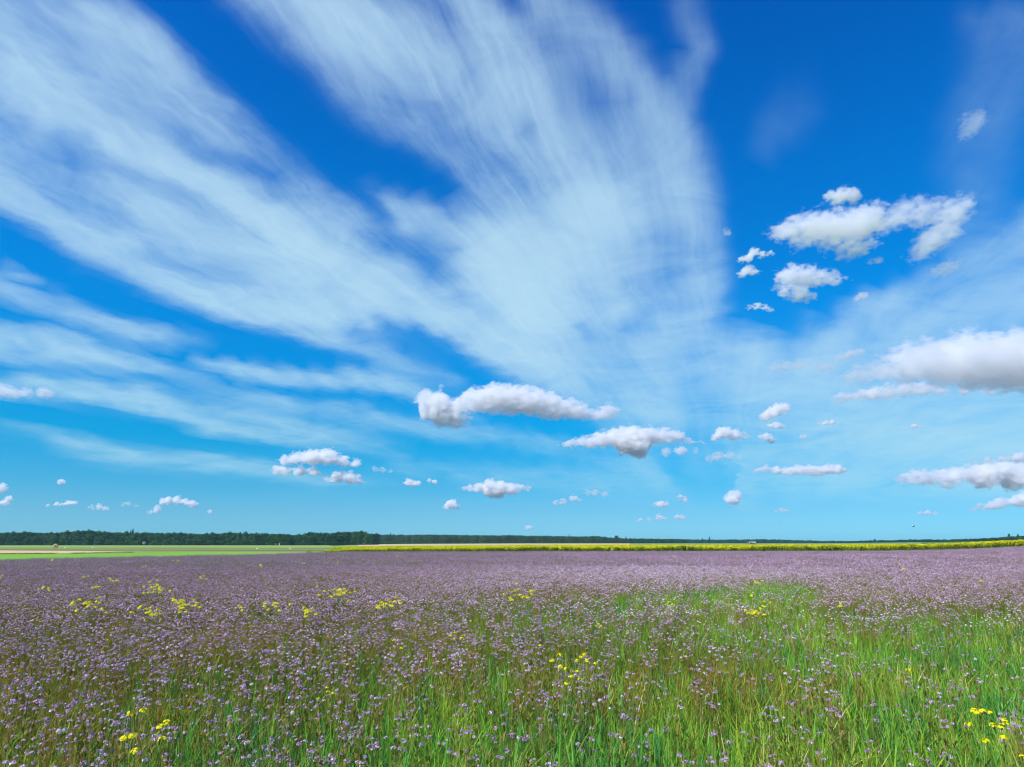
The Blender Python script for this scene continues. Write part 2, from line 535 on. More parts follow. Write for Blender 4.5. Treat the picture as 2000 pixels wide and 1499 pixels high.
# ground: one sheet out to the horizon
rad = [0.0] + [2.0 * 1.075 ** k for k in range(115)]
rad = [r for r in rad if r < 5200] + [5200.0]
NA = 180
V, Fc = [(0, 0, 0)], []
for r in rad[1:]:
    for a in range(NA):
        t = 2 * math.pi * a / NA
        X, Y = r * math.sin(t), r * math.cos(t)
        V.append((X, Y, float(terr(X, Y))))
for a in range(NA):
    Fc.append((0, 1 + (a + 1) % NA, 1 + a))
for k in range(len(rad) - 2):
    b0, b1 = 1 + k * NA, 1 + (k + 1) * NA
    for a in range(NA):
        Fc.append((b0 + a, b0 + (a + 1) % NA, b1 + (a + 1) % NA, b1 + a))
m_, t, o_ = new_mat('ground')
geo = t.n('ShaderNodeNewGeometry')
n1 = t.noise(geo.outputs['Position'], 1.3, 5, .6)
n2 = t.noise(geo.outputs['Position'], .01, 4, .6)
near_c = t.ramp(n1, [(.3, (.04, .045, .012)), (.7, (.11, .10, .03))])
far_c = t.ramp(n2, [(.35, (.07, .16, .035)), (.65, (.13, .20, .05))])
dist = t.n('ShaderNodeVectorMath', operation='LENGTH')
t.lk(geo.outputs['Position'], dist.inputs[0])
fd = t.m('MULTIPLY', t.m('SUBTRACT', dist.outputs['Value'], 150.0), .01, clamp=True)
p = t.n('ShaderNodeBsdfPrincipled')
t.lk(t.mix(fd, near_c, far_c), p.inputs['Base Color'])
p.inputs['Roughness'].default_value = .95
p.inputs['Specular IOR Level'].default_value = .1
t.lk(p.outputs[0], o_.inputs[0])
ground = tag(link('ground', V, Fc, m_, smooth=True), kind='structure')

# flower field's far edge: distance for a bearing
EDGE_PX = [-400, 0, 250, 500, 600, 700, 1000, 1300, 1600, 1900, 2100, 2500]
EDGE_D = [50, 64, 76, 95, 108, 122, 126, 128, 130, 126, 120, 115]


def field_edge(p):
    return float(np.interp(p, EDGE_PX, EDGE_D))


M['bright'] = plain_mat('young_green_crop', (.14, .33, .012), (.20, .42, .02), .25, stretch=(.3, 2.5, 1))
M['stubble'] = plain_mat('stubble', (.52, .36, .18), (.66, .47, .25), .2, stretch=(.3, 3, 1))
M['tan2'] = plain_mat('dry_crop', (.42, .33, .17), (.56, .44, .24), .02, stretch=(.3, 2, 1))
M['farg'] = plain_mat('pale_green_crop', (.13, .23, .09), (.20, .30, .12), .01, stretch=(.3, 2, 1))
m_, t, o_ = new_mat('pasture')
geo = t.n('ShaderNodeNewGeometry')
sp2 = t.n('ShaderNodeSeparateXYZ')
t.lk(geo.outputs['Position'], sp2.inputs[0])
yv = t.m('ADD', sp2.outputs[1], t.m('MULTIPLY', sp2.outputs[0], .18))
mp = t.n('ShaderNodeMapping')
mp.inputs['Scale'].default_value = (.012, .03, 1)
t.lk(geo.outputs['Position'], mp.inputs[0])
nz = t.noise(mp.outputs[0], 1.0, 4, .6)
lv = t.m('ADD', t.m('LOGARITHM', t.m('MAXIMUM', yv, 10.0), 2.718), t.m('MULTIPLY', t.m('SUBTRACT', nz, .5), .35))
lf = t.m('MULTIPLY', t.m('SUBTRACT', lv, 5.0), .5)      # ln 150..1100
col = t.ramp(lf, [(0, (.20, .24, .06)), (.06, (.30, .27, .11)), (.13, (.15, .21, .05)), (.2, (.09, .15, .03)), (.26, (.30, .28, .12)), (.33, (.17, .24, .06)),
                  (.38, (.07, .12, .03)), (.42, (.22, .32, .07)), (.6, (.26, .36, .08)), (.8, (.20, .27, .08)), (.93, (.32, .32, .15)), (1, (.20, .22, .08))])
p = t.n('ShaderNodeBsdfPrincipled')
t.lk(col, p.inputs['Base Color'])
p.inputs['Roughness'].default_value = .95
p.inputs['Specular IOR Level'].default_value = .1
t.lk(p.outputs[0], o_.inputs[0])
M['pasture'] = m_
sheet('pasture', -1500, 1250, lambda p: np.interp(p, [-1500, 0, 300, 470, 650, 1250], [190, 190, 172, 176, 150, 150]), lambda p: 1150, M['pasture'], .03)
sheet('young_crop_strip', -900, 652, lambda p: field_edge(p) - 4, lambda p: np.interp(p, [-900, 0, 150, 300, 470, 560, 652], [142, 142, 150, 168, 178, 165, 128]), M['bright'], .08)
sheet('stubble_field', -900, 290, lambda p: np.interp(p, [-900, 0, 150, 290], [141, 141, 149, 168]), lambda p: np.interp(p, [-900, 0, 150, 290], [212, 212, 196, 170]), M['stubble'], .12)
sheet('dry_crop_field', 700, 1260, lambda p: 420, lambda p: 1500, M['tan2'], .10)
sheet('pale_crop_field', 1230, 1800, lambda p: 420, lambda p: 1700, M['farg'], .14)

# ------------------------------------------------------------------ density maps over the flower field
GPX = [0, 250, 500, 750, 1000, 1250, 1500, 1750, 2000]
GPY = [1078, 1100, 1125, 1145, 1160, 1180, 1205, 1235, 1270, 1320, 1400, 1499]
HEADS = np.array([
    [1, 1, 1, 1, 1, 1, 1, 1, 1],
    [1, 1, 1, 1, 1, 1, 1, 1, 1],
    [1, 1, 1, 1, 1, 1, .8, .9, 1],
    [1, 1, 1, 1, 1, .75, .06, .6, .95],
    [1, 1, 1, 1, .65, .2, .08, .7, .8],
    [1, 1, 1, .9, .45, .34, .16, .62, .6],
    [1, 1, 1, .88, .5, .34, .10, .2, .22],
    [1, 1, 1, .88, .65, .5, .18, .08, .10],
    [1, 1, .95, .8, .62, .5, .26, .13, .14],
    [.76, .78, .66, .46, .36, .34, .26, .20, .20],
    [.66, .66, .44, .33, .30, .28, .26, .25, .27],
    [.56, .56, .46, .38, .30, .26, .28, .29, .31]])
GREEN = np.array([
    [0, 0, 0, 0, 0, 0, 0, 0, 0],
    [0, 0, 0, 0, 0, 0, 0, 0, 0],
    [0, 0, 0, 0, 0, .1, .5, .15, .05],
    [0, 0, 0, 0, .05, .5, 1.2, .4, .1],
    [0, 0, 0, .1, .6, 1, 1.2, .4, .3],
    [0, 0, .05, .3, .8, .8, .8, .55, .6],
    [.1, .1, .1, .35, .65, .75, .9, .95, .9],
    [.15, .15, .2, .35, .5, .6, .9, 1, 1],
    [.2, .2, .3, .45, .55, .65, .9, 1, 1],
    [.35, .3, .5, .65, .75, .8, .9, 1, 1],
    [.4, .4, .7, .85, .9, .9, .95, 1, 1],
    [.45, .5, .8, .95, 1, 1, 1, 1, 1]])
PINK = np.array([  # low values at far left put a cloud's shade into the petal tint
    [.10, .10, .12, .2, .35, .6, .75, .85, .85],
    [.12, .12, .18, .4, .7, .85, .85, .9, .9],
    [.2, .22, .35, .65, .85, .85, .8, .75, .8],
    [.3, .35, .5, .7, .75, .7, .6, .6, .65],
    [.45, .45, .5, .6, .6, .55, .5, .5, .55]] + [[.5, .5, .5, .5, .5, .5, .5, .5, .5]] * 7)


def grid(T, px, py):
    px = np.clip(px, 0, 2000)
    py = np.clip(py, GPY[0], GPY[-1])
    fx = np.interp(px, GPX, range(len(GPX)))
    fy = np.interp(py, GPY, range(len(GPY)))
    x0 = np.minimum(fx.astype(int), len(GPX) - 2)
    y0 = np.minimum(fy.astype(int), len(GPY) - 2)
    tx, ty = fx - x0, fy - y0
    return (T[y0, x0] * (1 - tx) + T[y0, x0 + 1] * tx) * (1 - ty) + (T[y0 + 1, x0] * (1 - tx) + T[y0 + 1, x0 + 1] * tx) * ty


def vnoise(X, Y, s, seed=0.0):
    return np.array([mnoise.noise(Vector((x * s, y * s, seed))) for x, y in zip(X, Y)])


def wedge(d0, d1, dens, half=math.radians(41)):
    n = int(dens * half * (d1 * d1 - d0 * d0))
    d = np.sqrt(RNG.uniform(d0 * d0, d1 * d1, n))
    a = RNG.uniform(-half, half, n)
    X, Y = d * np.sin(a), d * np.cos(a)
    b = 1000 + 1477.5 * X / Y
    ok = Y < np.interp(b, EDGE_PX, EDGE_D)
    return X[ok], Y[ok]


MASK = {}


def masks(X, Y):
    z = terr(X, Y)
    px, py = proj(X, Y, z + .65)
    cl = vnoise(X, Y, .9, 3.1)
    cl2 = vnoise(X, Y, .25, 8.0)
    MASK['lush'] = np.clip((grid(GREEN, px, py) - .8) * 2.5, 0, 1)
    cl3 = vnoise(X, Y * .5, .07, 4.0)
    h = grid(HEADS, px, py)
    g = grid(GREEN, px, py)
    h = h * np.clip(1 + cl * 1.9 * (1 - .55 * h) + cl2 * .6 * (1 - h * .6) + cl3 * .35, 0, 2.2)
    g = np.clip(g + cl2 * .45 + vnoise(X, Y, .55, 5.0) * .35, 0, 1)
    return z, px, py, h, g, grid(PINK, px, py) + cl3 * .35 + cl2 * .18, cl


def scatter(name, X, Y, Z, scale, tint, protos, lean=.10):
    """one stuff object: points that carry copies of its sample plants (its children)"""
    n = len(X)
    me = bpy.data.meshes.new(name)
    me.from_pydata([(float(a), float(b), float(c)) for a, b, c in zip(X, Y, Z)], [], [])
    at = me.attributes.new('tint', 'FLOAT', 'POINT')
    at.data.foreach_set('value', np.clip(tint, 0, 1).astype(np.float32))
    at = me.attributes.new('sc', 'FLOAT', 'POINT')
    at.data.foreach_set('value', scale.astype(np.float32))
    at = me.attributes.new('var', 'INT', 'POINT')
    at.data.foreach_set('value', RNG.integers(0, len(protos), n).astype(np.int32))
    at = me.attributes.new('rot', 'FLOAT_VECTOR', 'POINT')
    rot = np.stack([RNG.normal(0, lean, n), RNG.normal(0, lean, n), RNG.uniform(0, 6.283, n)], 1).astype(np.float32)
    at.data.foreach_set('vector', rot.ravel())
    o = bpy.data.objects.new(name, me)
    COL.objects.link(o)
    ng = bpy.data.node_groups.new(name, 'GeometryNodeTree')
    ng.interface.new_socket(name='Geometry', in_out='INPUT', socket_type='NodeSocketGeometry')
    ng.interface.new_socket(name='Geometry', in_out='OUTPUT', socket_type='NodeSocketGeometry')
    T = NT(ng)
    gi, go = T.n('NodeGroupInput'), T.n('NodeGroupOutput')
    iop = T.n('GeometryNodeInstanceOnPoints')
    T.lk(gi.outputs[0], iop.inputs['Points'])
    jall = T.n('GeometryNodeJoinGeometry')
    for parts in protos:
        j = T.n('GeometryNodeJoinGeometry')
        for po in parts:
            oi = T.n('GeometryNodeObjectInfo', transform_space='ORIGINAL')
            oi.inputs['Object'].default_value = po
            oi.inputs['As Instance'].default_value = False
            T.lk(oi.outputs['Geometry'], j.inputs[0])
        g2i = T.n('GeometryNodeGeometryToInstance')
        T.lk(j.outputs[0], g2i.inputs[0])
        T.lk(g2i.outputs[0], jall.inputs[0])
    T.lk(jall.outputs[0], iop.inputs['Instance'])
    iop.inputs['Pick Instance'].default_value = True

    def attr(nm, typ):
        a = T.n('GeometryNodeInputNamedAttribute', data_type=typ)
        a.inputs['Name'].default_value = nm
        return a.outputs[0]
    T.lk(attr('var', 'INT'), iop.inputs['Instance Index'])
    T.lk(attr('rot', 'FLOAT_VECTOR'), iop.inputs['Rotation'])
    T.lk(attr('sc', 'FLOAT'), iop.inputs['Scale'])
    T.lk(iop.outputs[0], go.inputs[0])
    md = o.modifiers.new('scatter', 'NODES')
    md.node_group = ng
    return o


# ------------------------------------------------------------------ plant meshes
class MB:
    def __init__(s):
        s.v, s.f, s.m = [], [], []

    def quad(s, a, b, c, d, m=0):
        i = len(s.v)
        s.v += [a, b, c, d]
        s.f.append((i, i + 1, i + 2, i + 3))
        s.m.append(m)

    def tube(s, pts, rads, n=3, m=0):
        i0 = len(s.v)
        for k, (p, r) in enumerate(zip(pts, rads)):
            p = Vector(p)
            q = Vector(pts[min(k + 1, len(pts) - 1)]) - Vector(pts[max(k - 1, 0)])
            q.normalize()
            a = q.cross(Vector((.3, .9, .1)))
            a.normalize()
            b = q.cross(a)
            for j in range(n):
                t = 2 * math.pi * j / n
                s.v.append(tuple(p + (a * math.cos(t) + b * math.sin(t)) * r))
        for k in range(len(pts) - 1):
            for j in range(n):
                a_, b_ = i0 + k * n + j, i0 + k * n + (j + 1) % n
                s.f.append((a_, b_, b_ + n, a_ + n))
                s.m.append(m)

    def blade(s, base, h, wd, az, bend, segs=4, m=0, droop=0.0):
        dx, dy = math.cos(az), math.sin(az)
        sx, sy = -dy, dx
        i0 = len(s.v)
        for k in range(segs + 1):
            t = k / segs
            off = bend * t * t * h
            zz_ = h * (t - droop * t ** 3)
            ww = wd * (.55 + .9 * t * (1 - t) * 2) * (1 - t ** 3) * .5
            ww = max(ww, .0004)
            cx, cy_ = base[0] + dx * off, base[1] + dy * off
            # slight fold along the midrib
            s.v += [(cx - sx * ww, cy_ - sy * ww, base[2] + zz_), (cx + sx * ww, cy_ + sy * ww, base[2] + zz_)]
        for k in range(segs):
            a = i0 + 2 * k
            s.f.append((a, a + 1, a + 3, a + 2))
            s.m.append(m)

    def disc(s, c, nrm, r, n=5, m=0, cup=.25):
        c = Vector(c)
        nrm = Vector(nrm).normalized()
        a = nrm.orthogonal().normalized()
        b = nrm.cross(a)
        i = len(s.v)
        s.v.append(tuple(c))
        ph = random.uniform(0, 6.28)
        for j in range(n):
            t = ph + 2 * math.pi * j / n
            s.v.append(tuple(c + (a * math.cos(t) + b * math.sin(t)) * r + nrm * r * cup))
        for j in range(n):
            s.f.append((i, i + 1 + j, i + 1 + (j + 1) % n))
            s.m.append(m)

    def build(s, name, mats, parent=None, smooth=False):
        return link(name, s.v, s.f, mats, parent, s.m, smooth)


def rdir(up=.0):
    while True:
        v = Vector((random.uniform(-1, 1), random.uniform(-1, 1), random.uniform(-1, 1)))
        if .1 < v.length < 1:
            v.normalize()
            if v.z >= up:
                return v


def add_head(mb, c, r, nf, petals=5):
    """a domed cluster of small lilac florets over a tight core"""
    c = Vector(c)
    for k in range(nf):
        d = rdir(-.35)
        p = c + Vector((d.x * r, d.y * r, d.z * r * .62))
        mb.disc(p, d + Vector((0, 0, .35)), r * random.uniform(.30, .48), petals)


def small_head(mb, c, r):
    c = Vector(c)
    for k in range(5):
        d = rdir(.1)
        p = c + Vector((d.x * r * .55, d.y * r * .55, d.z * r * .35))
        mb.disc(p, d + Vector((0, 0, .3)), r * .62, 4, cup=-.35)


def phacelia(detail, parent, heads_n, loc_h):
    """returns child objects (stem, flower heads); all in plant coordinates"""
    parts = []
    st = MB()
    heads = []
    for k in range(heads_n):
        az = random.uniform(0, 6.28)
        sp = 0 if k == 0 else random.uniform(.035, .11)
        h = loc_h * random.uniform(.90, 1.04) if k else loc_h
        x, y = math.cos(az) * sp, math.sin(az) * sp
        heads.append((x, y, h))
        b = .45 * h
        if detail:
            st.tube([(0, 0, 0), (x * .1, y * .1, b), (x * .6, y * .6, (b + h) / 2), (x, y, h)], [.0028, .0022, .0018, .0013], 3)
        else:
            st.tube([(x * .2, y * .2, b), (x, y, h)], [.0035, .002], 3)
    if detail:
        for k in range(9):
            z = random.uniform(.12, .8) * loc_h
            az = random.uniform(0, 6.28)
            L = random.uniform(.05, .10)
            st.blade((0, 0, z), L * .9, .016, az, 1.0, 2, droop=.3)
            st.blade((0, 0, z), L * .6, .010, az + .5, 1.1, 2, droop=.2)
    else:
        for k in range(5):
            z = random.uniform(.35, .85) * loc_h
            st.blade((0, 0, z), .09, .018, random.uniform(0, 6.28), .9, 1)
    parts.append(st.build('stem', M['stem'], parent))
    if detail:
        for hd in heads:
            mb = MB()
            r = random.uniform(.012, .0175)
            add_head(mb, hd, r, 17)
            if random.random() < .5:
                add_head(mb, (hd[0] + random.uniform(-.016, .016), hd[1] + random.uniform(-.016, .016), hd[2] - .004), r * .75, 9)
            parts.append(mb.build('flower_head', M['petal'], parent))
    else:
        mb = MB()
        for hd in heads:
            small_head(mb, hd, random.uniform(.017, .024))
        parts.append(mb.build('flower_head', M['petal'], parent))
    return parts


# ------------------------------------------------------------------ phacelia plants
R_IN, R_MID = 15.0, 46.0
X, Y = wedge(3.4, R_IN, 52)
z, px, py, h, g, pk, cl = masks(X, Y)
keep = RNG.uniform(0, 1, len(X)) < h * np.interp(py, [1180, 1300, 1400], [1.0, .85, .72])
X, Y, z, px, py, pk = [q[keep] for q in (X, Y, z, px, py, pk)]
dist_ = np.hypot(X, Y)
inview = (px > -15) & (px < 2015) & (py < 1512)
order = np.argsort(dist_ + np.where(inview, 0, 1e3))
first = order[:300]
VARN = 9
hts = [.58, .62, .66, .70, .64, .72, .60, .68, .75]
nh = [1, 2, 3, 2, 4, 3, 2, 4, 5]
proto_roots, proto_parts = [], []


def plant_label(i, nheads):
    side = 'far left' if px[i] < 420 else 'left of centre' if px[i] < 840 else 'centre' if px[i] < 1200 else 'right of centre' if px[i] < 1600 else 'far right'
    hs = {1: 'a single lilac head', 2: 'a pair of lilac heads', 3: 'three lilac heads', 4: 'four lilac heads', 5: 'five clustered lilac heads'}[nheads]
    return f'phacelia plant with {hs} among the nearest grass, {side}', f'phacelia with {nheads} heads in the nearest grass, {side}'


first_set = set(int(i) for i in first)
for q, i in enumerate(first):
    i = int(i)
    v = q % VARN
    loc = (float(X[i]), float(Y[i]), float(z[i]))
    sc = random.uniform(.88, 1.12)
    if q < VARN:
        r = empty('phacelia_plant', loc, random.uniform(0, 6.28), sc)
        parts = phacelia(True, r, nh[v], hts[v])
        proto_roots.append(r)
        proto_parts.append(parts)
    else:
        r = copy_thing(proto_roots[v], loc, random.uniform(0, 6.28), sc)
    lb, gr = plant_label(i, nh[v])
    tag(r, lb, 'flower', gr)
rest = np.array([i for i in range(len(X)) if i not in first_set])
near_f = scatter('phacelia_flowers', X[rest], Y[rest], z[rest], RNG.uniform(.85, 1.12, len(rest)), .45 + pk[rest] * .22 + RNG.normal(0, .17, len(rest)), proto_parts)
tag(near_f, 'purple phacelia flowers spread through the grass just beyond the nearest plants', 'flowers', kind='stuff')

# individually placed plants are not instances: give their petals the mid tint through an object attribute
for mname in ('petal', 'stem', 'grass', 'ochre', 'rape', 'rapestem', 'fluff'):
    t = NT(M[mname].node_tree)
    a = [n_ for n_ in t.t.nodes if n_.type == 'ATTRIBUTE'][0]
    oi = [n_ for n_ in t.t.nodes if n_.type == 'OBJECT_INFO'][0]
    tgt = a.outputs['Fac'].links[0].to_socket
    # instances read their own tint (0..1); plain objects have none (0): spread those by object random
    isz = t.m('LESS_THAN', a.outputs['Fac'], .0005)
    alt = t.m('MULTIPLY', t.m('ADD', t.m('MULTIPLY', oi.outputs['Random'], .5), .25), isz)
    sm = t.m('ADD', a.outputs['Fac'], alt)
    t.lk(sm, tgt)

# middle distance plants
X, Y = wedge(R_IN, R_MID, 44)
z, px, py, h, g, pk, cl = masks(X, Y)
keep = RNG.uniform(0, 1, len(X)) < h
X, Y, z, pk = [q[keep] for q in (X, Y, z, pk)]
mp_ = []
c0 = wedge(20, 21, 1)
root = None
for v in range(8):
    holder = empty('phacelia_plant', (0, 0, 0))
    mp_.append((phacelia(False, None, [2, 3, 4, 3, 5, 4, 6, 3][v], [.6, .64, .68, .62, .7, .66, .63, .73][v]), holder))
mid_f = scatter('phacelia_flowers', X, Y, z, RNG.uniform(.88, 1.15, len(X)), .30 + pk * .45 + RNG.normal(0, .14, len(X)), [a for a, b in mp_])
tag(mid_f, 'lilac phacelia flowers filling the middle of the field', 'flowers', kind='stuff')
for k, (parts, holder) in enumerate(mp_):
    bpy.data.objects.remove(holder)
    i = int(np.argmin(np.hypot(X - (-6 + k * 1.2), Y - 19)))
    for o in parts:
        o.parent = mid_f
        o.location = (float(X[i]), float(Y[i]), float(z[i]))

# far carpet
X, Y = wedge(R_MID - 12, 131, 4.6)
z, px, py, h, g, pk, cl = masks(X, Y)
keep = RNG.uniform(0, 1, len(X)) < h * np.clip((np.hypot(X, Y) - R_MID + 14) / 14, 0, 1)
X, Y, z, pk = [q[keep] for q in (X, Y, z, pk)]
fp = []
for v in range(5):
    mb = MB()
    for k in range(22):
        a, rr_ = random.uniform(0, 6.28), .42 * math.sqrt(random.random())
        hh = random.uniform(.56, .74)
        c = (math.cos(a) * rr_, math.sin(a) * rr_, hh)
        mb.disc(c, rdir(.3) + Vector((0, 0, .5)), random.uniform(.018, .03), 4, cup=-.5)
        mb.blade((c[0], c[1], .25), hh - .27, .02, a, .1, 1, m=1)
        mb.blade((c[0] * 1.1, c[1], .3), hh - random.uniform(.28, .38), .03, a + 1, .25, 1, m=1)
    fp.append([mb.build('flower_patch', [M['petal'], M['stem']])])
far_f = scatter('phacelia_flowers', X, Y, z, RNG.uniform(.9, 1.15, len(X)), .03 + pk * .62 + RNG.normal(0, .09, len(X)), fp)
tag(far_f, 'hazy purple carpet of phacelia running to the far edge of the field', 'flowers', kind='stuff')
for k, pr in enumerate(fp):
    i = int(np.argmin(np.hypot(X - (-20 + k * 9), Y - 60)))
    pr[0].parent = far_f
    pr[0].location = (float(X[i]), float(Y[i]), float(z[i]))

# ------------------------------------------------------------------ grass and undergrowth


def tuft(nb, h0, h1, wd, spread, mat, name, straw=0):
    mb = MB()
    for k in range(nb):
        a, rr_ = random.uniform(0, 6.28), spread * math.sqrt(random.random())
        mb.blade((math.cos(a) * rr_, math.sin(a) * rr_, 0), random.uniform(h0, h1), wd * random.uniform(.6, 1.2), random.uniform(0, 6.28), random.choice([.05, .15, .25, .5, .8]) * random.uniform(.5, 1.1), 5, droop=random.choice([0, .05, .12, .35]))
    return mb.build(name, mat)


def weed(n, h0, h1, spread, mat, name):
    """thin, feathery, much divided stems"""
    mb = MB()
    for k in range(n):
        a, rr_ = random.uniform(0, 6.28), spread * math.sqrt(random.random())
        bx, by = math.cos(a) * rr_, math.sin(a) * rr_
        h = random.uniform(h0, h1)
        mb.blade((bx, by, 0), h, .005, random.uniform(0, 6.28), random.uniform(.0, .15), 2)
        for j in range(6):
            zz_ = random.uniform(.35, .95) * h
            mb.blade((bx, by, zz_), random.uniform(.03, .08), random.uniform(.006, .014), random.uniform(0, 6.28), random.uniform(.5, 1.3), 1)
    return mb.build(name, mat)


gt = [tuft(12, .26, .60, .0165, .08, M['grass'], 'grass_tuft') for _ in range(6)]
X, Y = wedge(3.2, R_IN + 1, 66)
z, px, py, h, g, pk, cl = masks(X, Y)
keep = RNG.uniform(0, 1, len(X)) < (.06 + g * .94)
X, Y, z, g, px = [q[keep] for q in (X, Y, z, g, px)]
tn = .42 + vnoise(X, Y, .7, 1.0) * .38 + RNG.normal(0, .20, len(X)) + np.interp(px, [0, 1100, 2000], [-.08, 0, .12])
gr1 = scatter('grass', X, Y, z, RNG.uniform(.75, 1.15, len(X)), np.clip(tn, .01, .97), [[q] for q in gt], .13)
tag(gr1, 'tall fresh green grass standing among the nearest flowers', 'grass', kind='stuff')
for k, q in enumerate(gt):
    q.parent = gr1
    q.location = (float(X[k * 50]), float(Y[k * 50]), float(z[k * 50]))
gt2 = [tuft(10, .40, .64, .017, .16, M['grass'], 'grass_tuft') for _ in range(4)]
X, Y = wedge(R_IN + 1, 62, 44)
z, px, py, h, g, pk, cl = masks(X, Y)
keep = RNG.uniform(0, 1, len(X)) < g
X, Y, z, g, lush = [q[keep] for q in (X, Y, z, g, MASK['lush'])]
tn = .44 + vnoise(X, Y, .3, 1.0) * .45 + RNG.normal(0, .16, len(X))
gr2 = scatter('grass', X, Y, z, RNG.uniform(.8, 1.2, len(X)) * (1 + .22 * lush), np.clip(tn + .12 * lush, .01, .97), [[q] for q in gt2], .13)
tag(gr2, 'green grass swathe cutting through the purple flowers farther back', 'grass', kind='stuff')
for k, q in enumerate(gt2):
    q.parent = gr2
    q.location = (float(X[k * 50]), float(Y[k * 50]), float(z[k * 50]))
wd = [weed(9, .34, .60, .12, M['ochre'], 'feathery_stems') for _ in range(5)]
X, Y = wedge(3.2, R_IN + 3, 40)
z, px, py, h, g, pk, cl = masks(X, Y)
keep = RNG.uniform(0, 1, len(X)) < np.clip(1.12 - g * .98, 0, 1)
X, Y, z, g = [q[keep] for q in (X, Y, z, g)]
tn = .45 + vnoise(X, Y, .5, 9.0) * .9 + RNG.normal(0, .10, len(X))
we1 = scatter('undergrowth', X, Y, z, RNG.uniform(.8, 1.15, len(X)), np.clip(tn, .01, .99), [[q] for q in wd], .15)
tag(we1, 'olive and rusty feathery undergrowth below the nearest flower heads', 'undergrowth', kind='stuff')
for k, q in enumerate(wd):
    q.parent = we1
    q.location = (float(X[k * 50]), float(Y[k * 50]), float(z[k * 50]))
wd2 = [weed(9, .36, .60, .22, M['ochre'], 'feathery_stems') for _ in range(3)]
X, Y = wedge(R_IN + 3, 55, 9)
z, px, py, h, g, pk, cl = masks(X, Y)
keep = RNG.uniform(0, 1, len(X)) < np.clip(1.1 - g * .6, 0, 1)
X, Y, z, g = [q[keep] for q in (X, Y, z, g)]
tn = .45 + vnoise(X, Y, .3, 9.0) * .9 + RNG.normal(0, .10, len(X))
we2 = scatter('undergrowth', X, Y, z, RNG.uniform(1.0, 1.3, len(X)), np.clip(tn, .01, .99), [[q] for q in wd2], .15)
tag(we2, 'olive undergrowth between the flowers in the middle of the field', 'undergrowth', kind='stuff')
for k, q in enumerate(wd2):
    q.parent = we2
    q.location = (float(X[k * 50]), float(Y[k * 50]), float(z[k * 50]))

# ------------------------------------------------------------------ rapeseed plants in the flower field


def at_height(px_, py_, hgt):
    """where the sight line meets the surface 'hgt' above the land"""
    r = ray(px_, py_)
    d = 60.0
    for _ in range(40):
        zt = float(terr(r[0] / r[1] * d, d)) + hgt
        dn = (zt - EYE) / (r[2] / r[1])
        if dn <= 0:
            dn = 140
        d = .5 * d + .5 * min(dn, 160)
    return Vector((r[0] / r[1] * d, d, float(terr(r[0] / r[1] * d, d)) + hgt))


def rape_plant(heads, label, hs=.022, cat='flower', group=None, hgt=.78):
    pts = [at_height(x, y, hgt + random.uniform(-.03, .03)) for x, y in heads]
    # heads of one plant stand at about one distance: pull them together along the sight lines
    dm = sum(p.y for p in pts) / len(pts)
    dm2 = min(p.y for p in pts)
    P = []
    for (x, y), p in zip(heads, pts):
        dd = dm2 + (p.y - dm2) * .45
        r = ray(x, y)
        q = Vector((r[0] / r[1] * dd, dd, EYE + r[2] / r[1] * dd))
        P.append(q)
    bx = sum(p.x for p in P) / len(P)
    by = sum(p.y for p in P) / len(P)
    zb = float(terr(bx, by))
    root = empty('rapeseed_plant', (bx, by, zb))
    st = MB()
    st.tube([(0, 0, 0), (.01, .01, .22), (0, .01, .42)], [.006, .005, .004], 4)
    for p in P:
        l = Vector((p.x - bx, p.y - by, p.z - zb))
        st.tube([(0, .01, .3), (l.x * .45, l.y * .45, .3 + (l.z - .3) * .55), (l.x, l.y, l.z)], [.004, .003, .0022], 3)
    for k in range(6):
        st.blade((0, 0, random.uniform(.1, .45)), .16, .03, random.uniform(0, 6.28), .9, 3, droop=.4)
    st.build('stem', M['rapestem'], root)
    for p in P:
        l = Vector((p.x - bx, p.y - by, p.z - zb))
        mb = MB()
        for k in range(15):
            d = rdir(-.2)
            c = l + Vector((d.x * hs, d.y * hs, d.z * hs * .75))
            a = d.orthogonal().normalized()
            mb.disc(c, d + Vector((0, 0, .4)), hs * random.uniform(.38, .55), 4, cup=.1)
        mb.build('flower_head', M['rape'], root)
    return tag(root, label, cat, group)


rape_plant([(256, 1394), (243, 1443), (260, 1437), (265, 1468)], 'tall rapeseed plant with four yellow heads near the bottom left corner', .024)
rape_plant([(280, 1388), (314, 1419), (326, 1412), (317, 1445)], 'rapeseed plant with four yellow heads just right of the tall one, bottom left', .024)
rape_plant([(1902, 1388), (1909, 1394), (1919, 1389), (1933, 1391), (1891, 1415)], 'rapeseed plant with five bright yellow heads over lilac flowers near the bottom right corner', .021)
rape_plant([(1939, 1417), (1955, 1419), (1963, 1408), (1964, 1414), (1926, 1447), (1960, 1441), (1998, 1479)], 'rapeseed plant with scattered yellow heads closest to the bottom right corner', .019)
rape_plant([(1078, 1291), (1093, 1280), (1094, 1303), (1107, 1307), (1108, 1335)], 'rapeseed plant with five yellow heads, left one of the pair in the centre foreground', .024)
rape_plant([(1117, 1322), (1127, 1313), (1133, 1327), (1135, 1284), (1141, 1279), (1128, 1291), (1146, 1290), (1147, 1294), (1163, 1297)], 'many headed rapeseed plant, right one of the pair in the centre foreground', .020)
rape_plant([(1169, 1219), (1164, 1223), (1173, 1224)], 'small rapeseed plant with three heads above the centre foreground pair', .020)
rape_plant([(1225, 1238)], 'lone yellow rapeseed head right of the three headed plant', .016)
rape_plant([(1055, 1261)], 'lone yellow rapeseed head above the centre foreground pair', .018)
rape_plant([(880, 1242), (889, 1236), (888, 1248), (902, 1247), (906, 1241)], 'rapeseed plant with five small heads left of centre', .020)
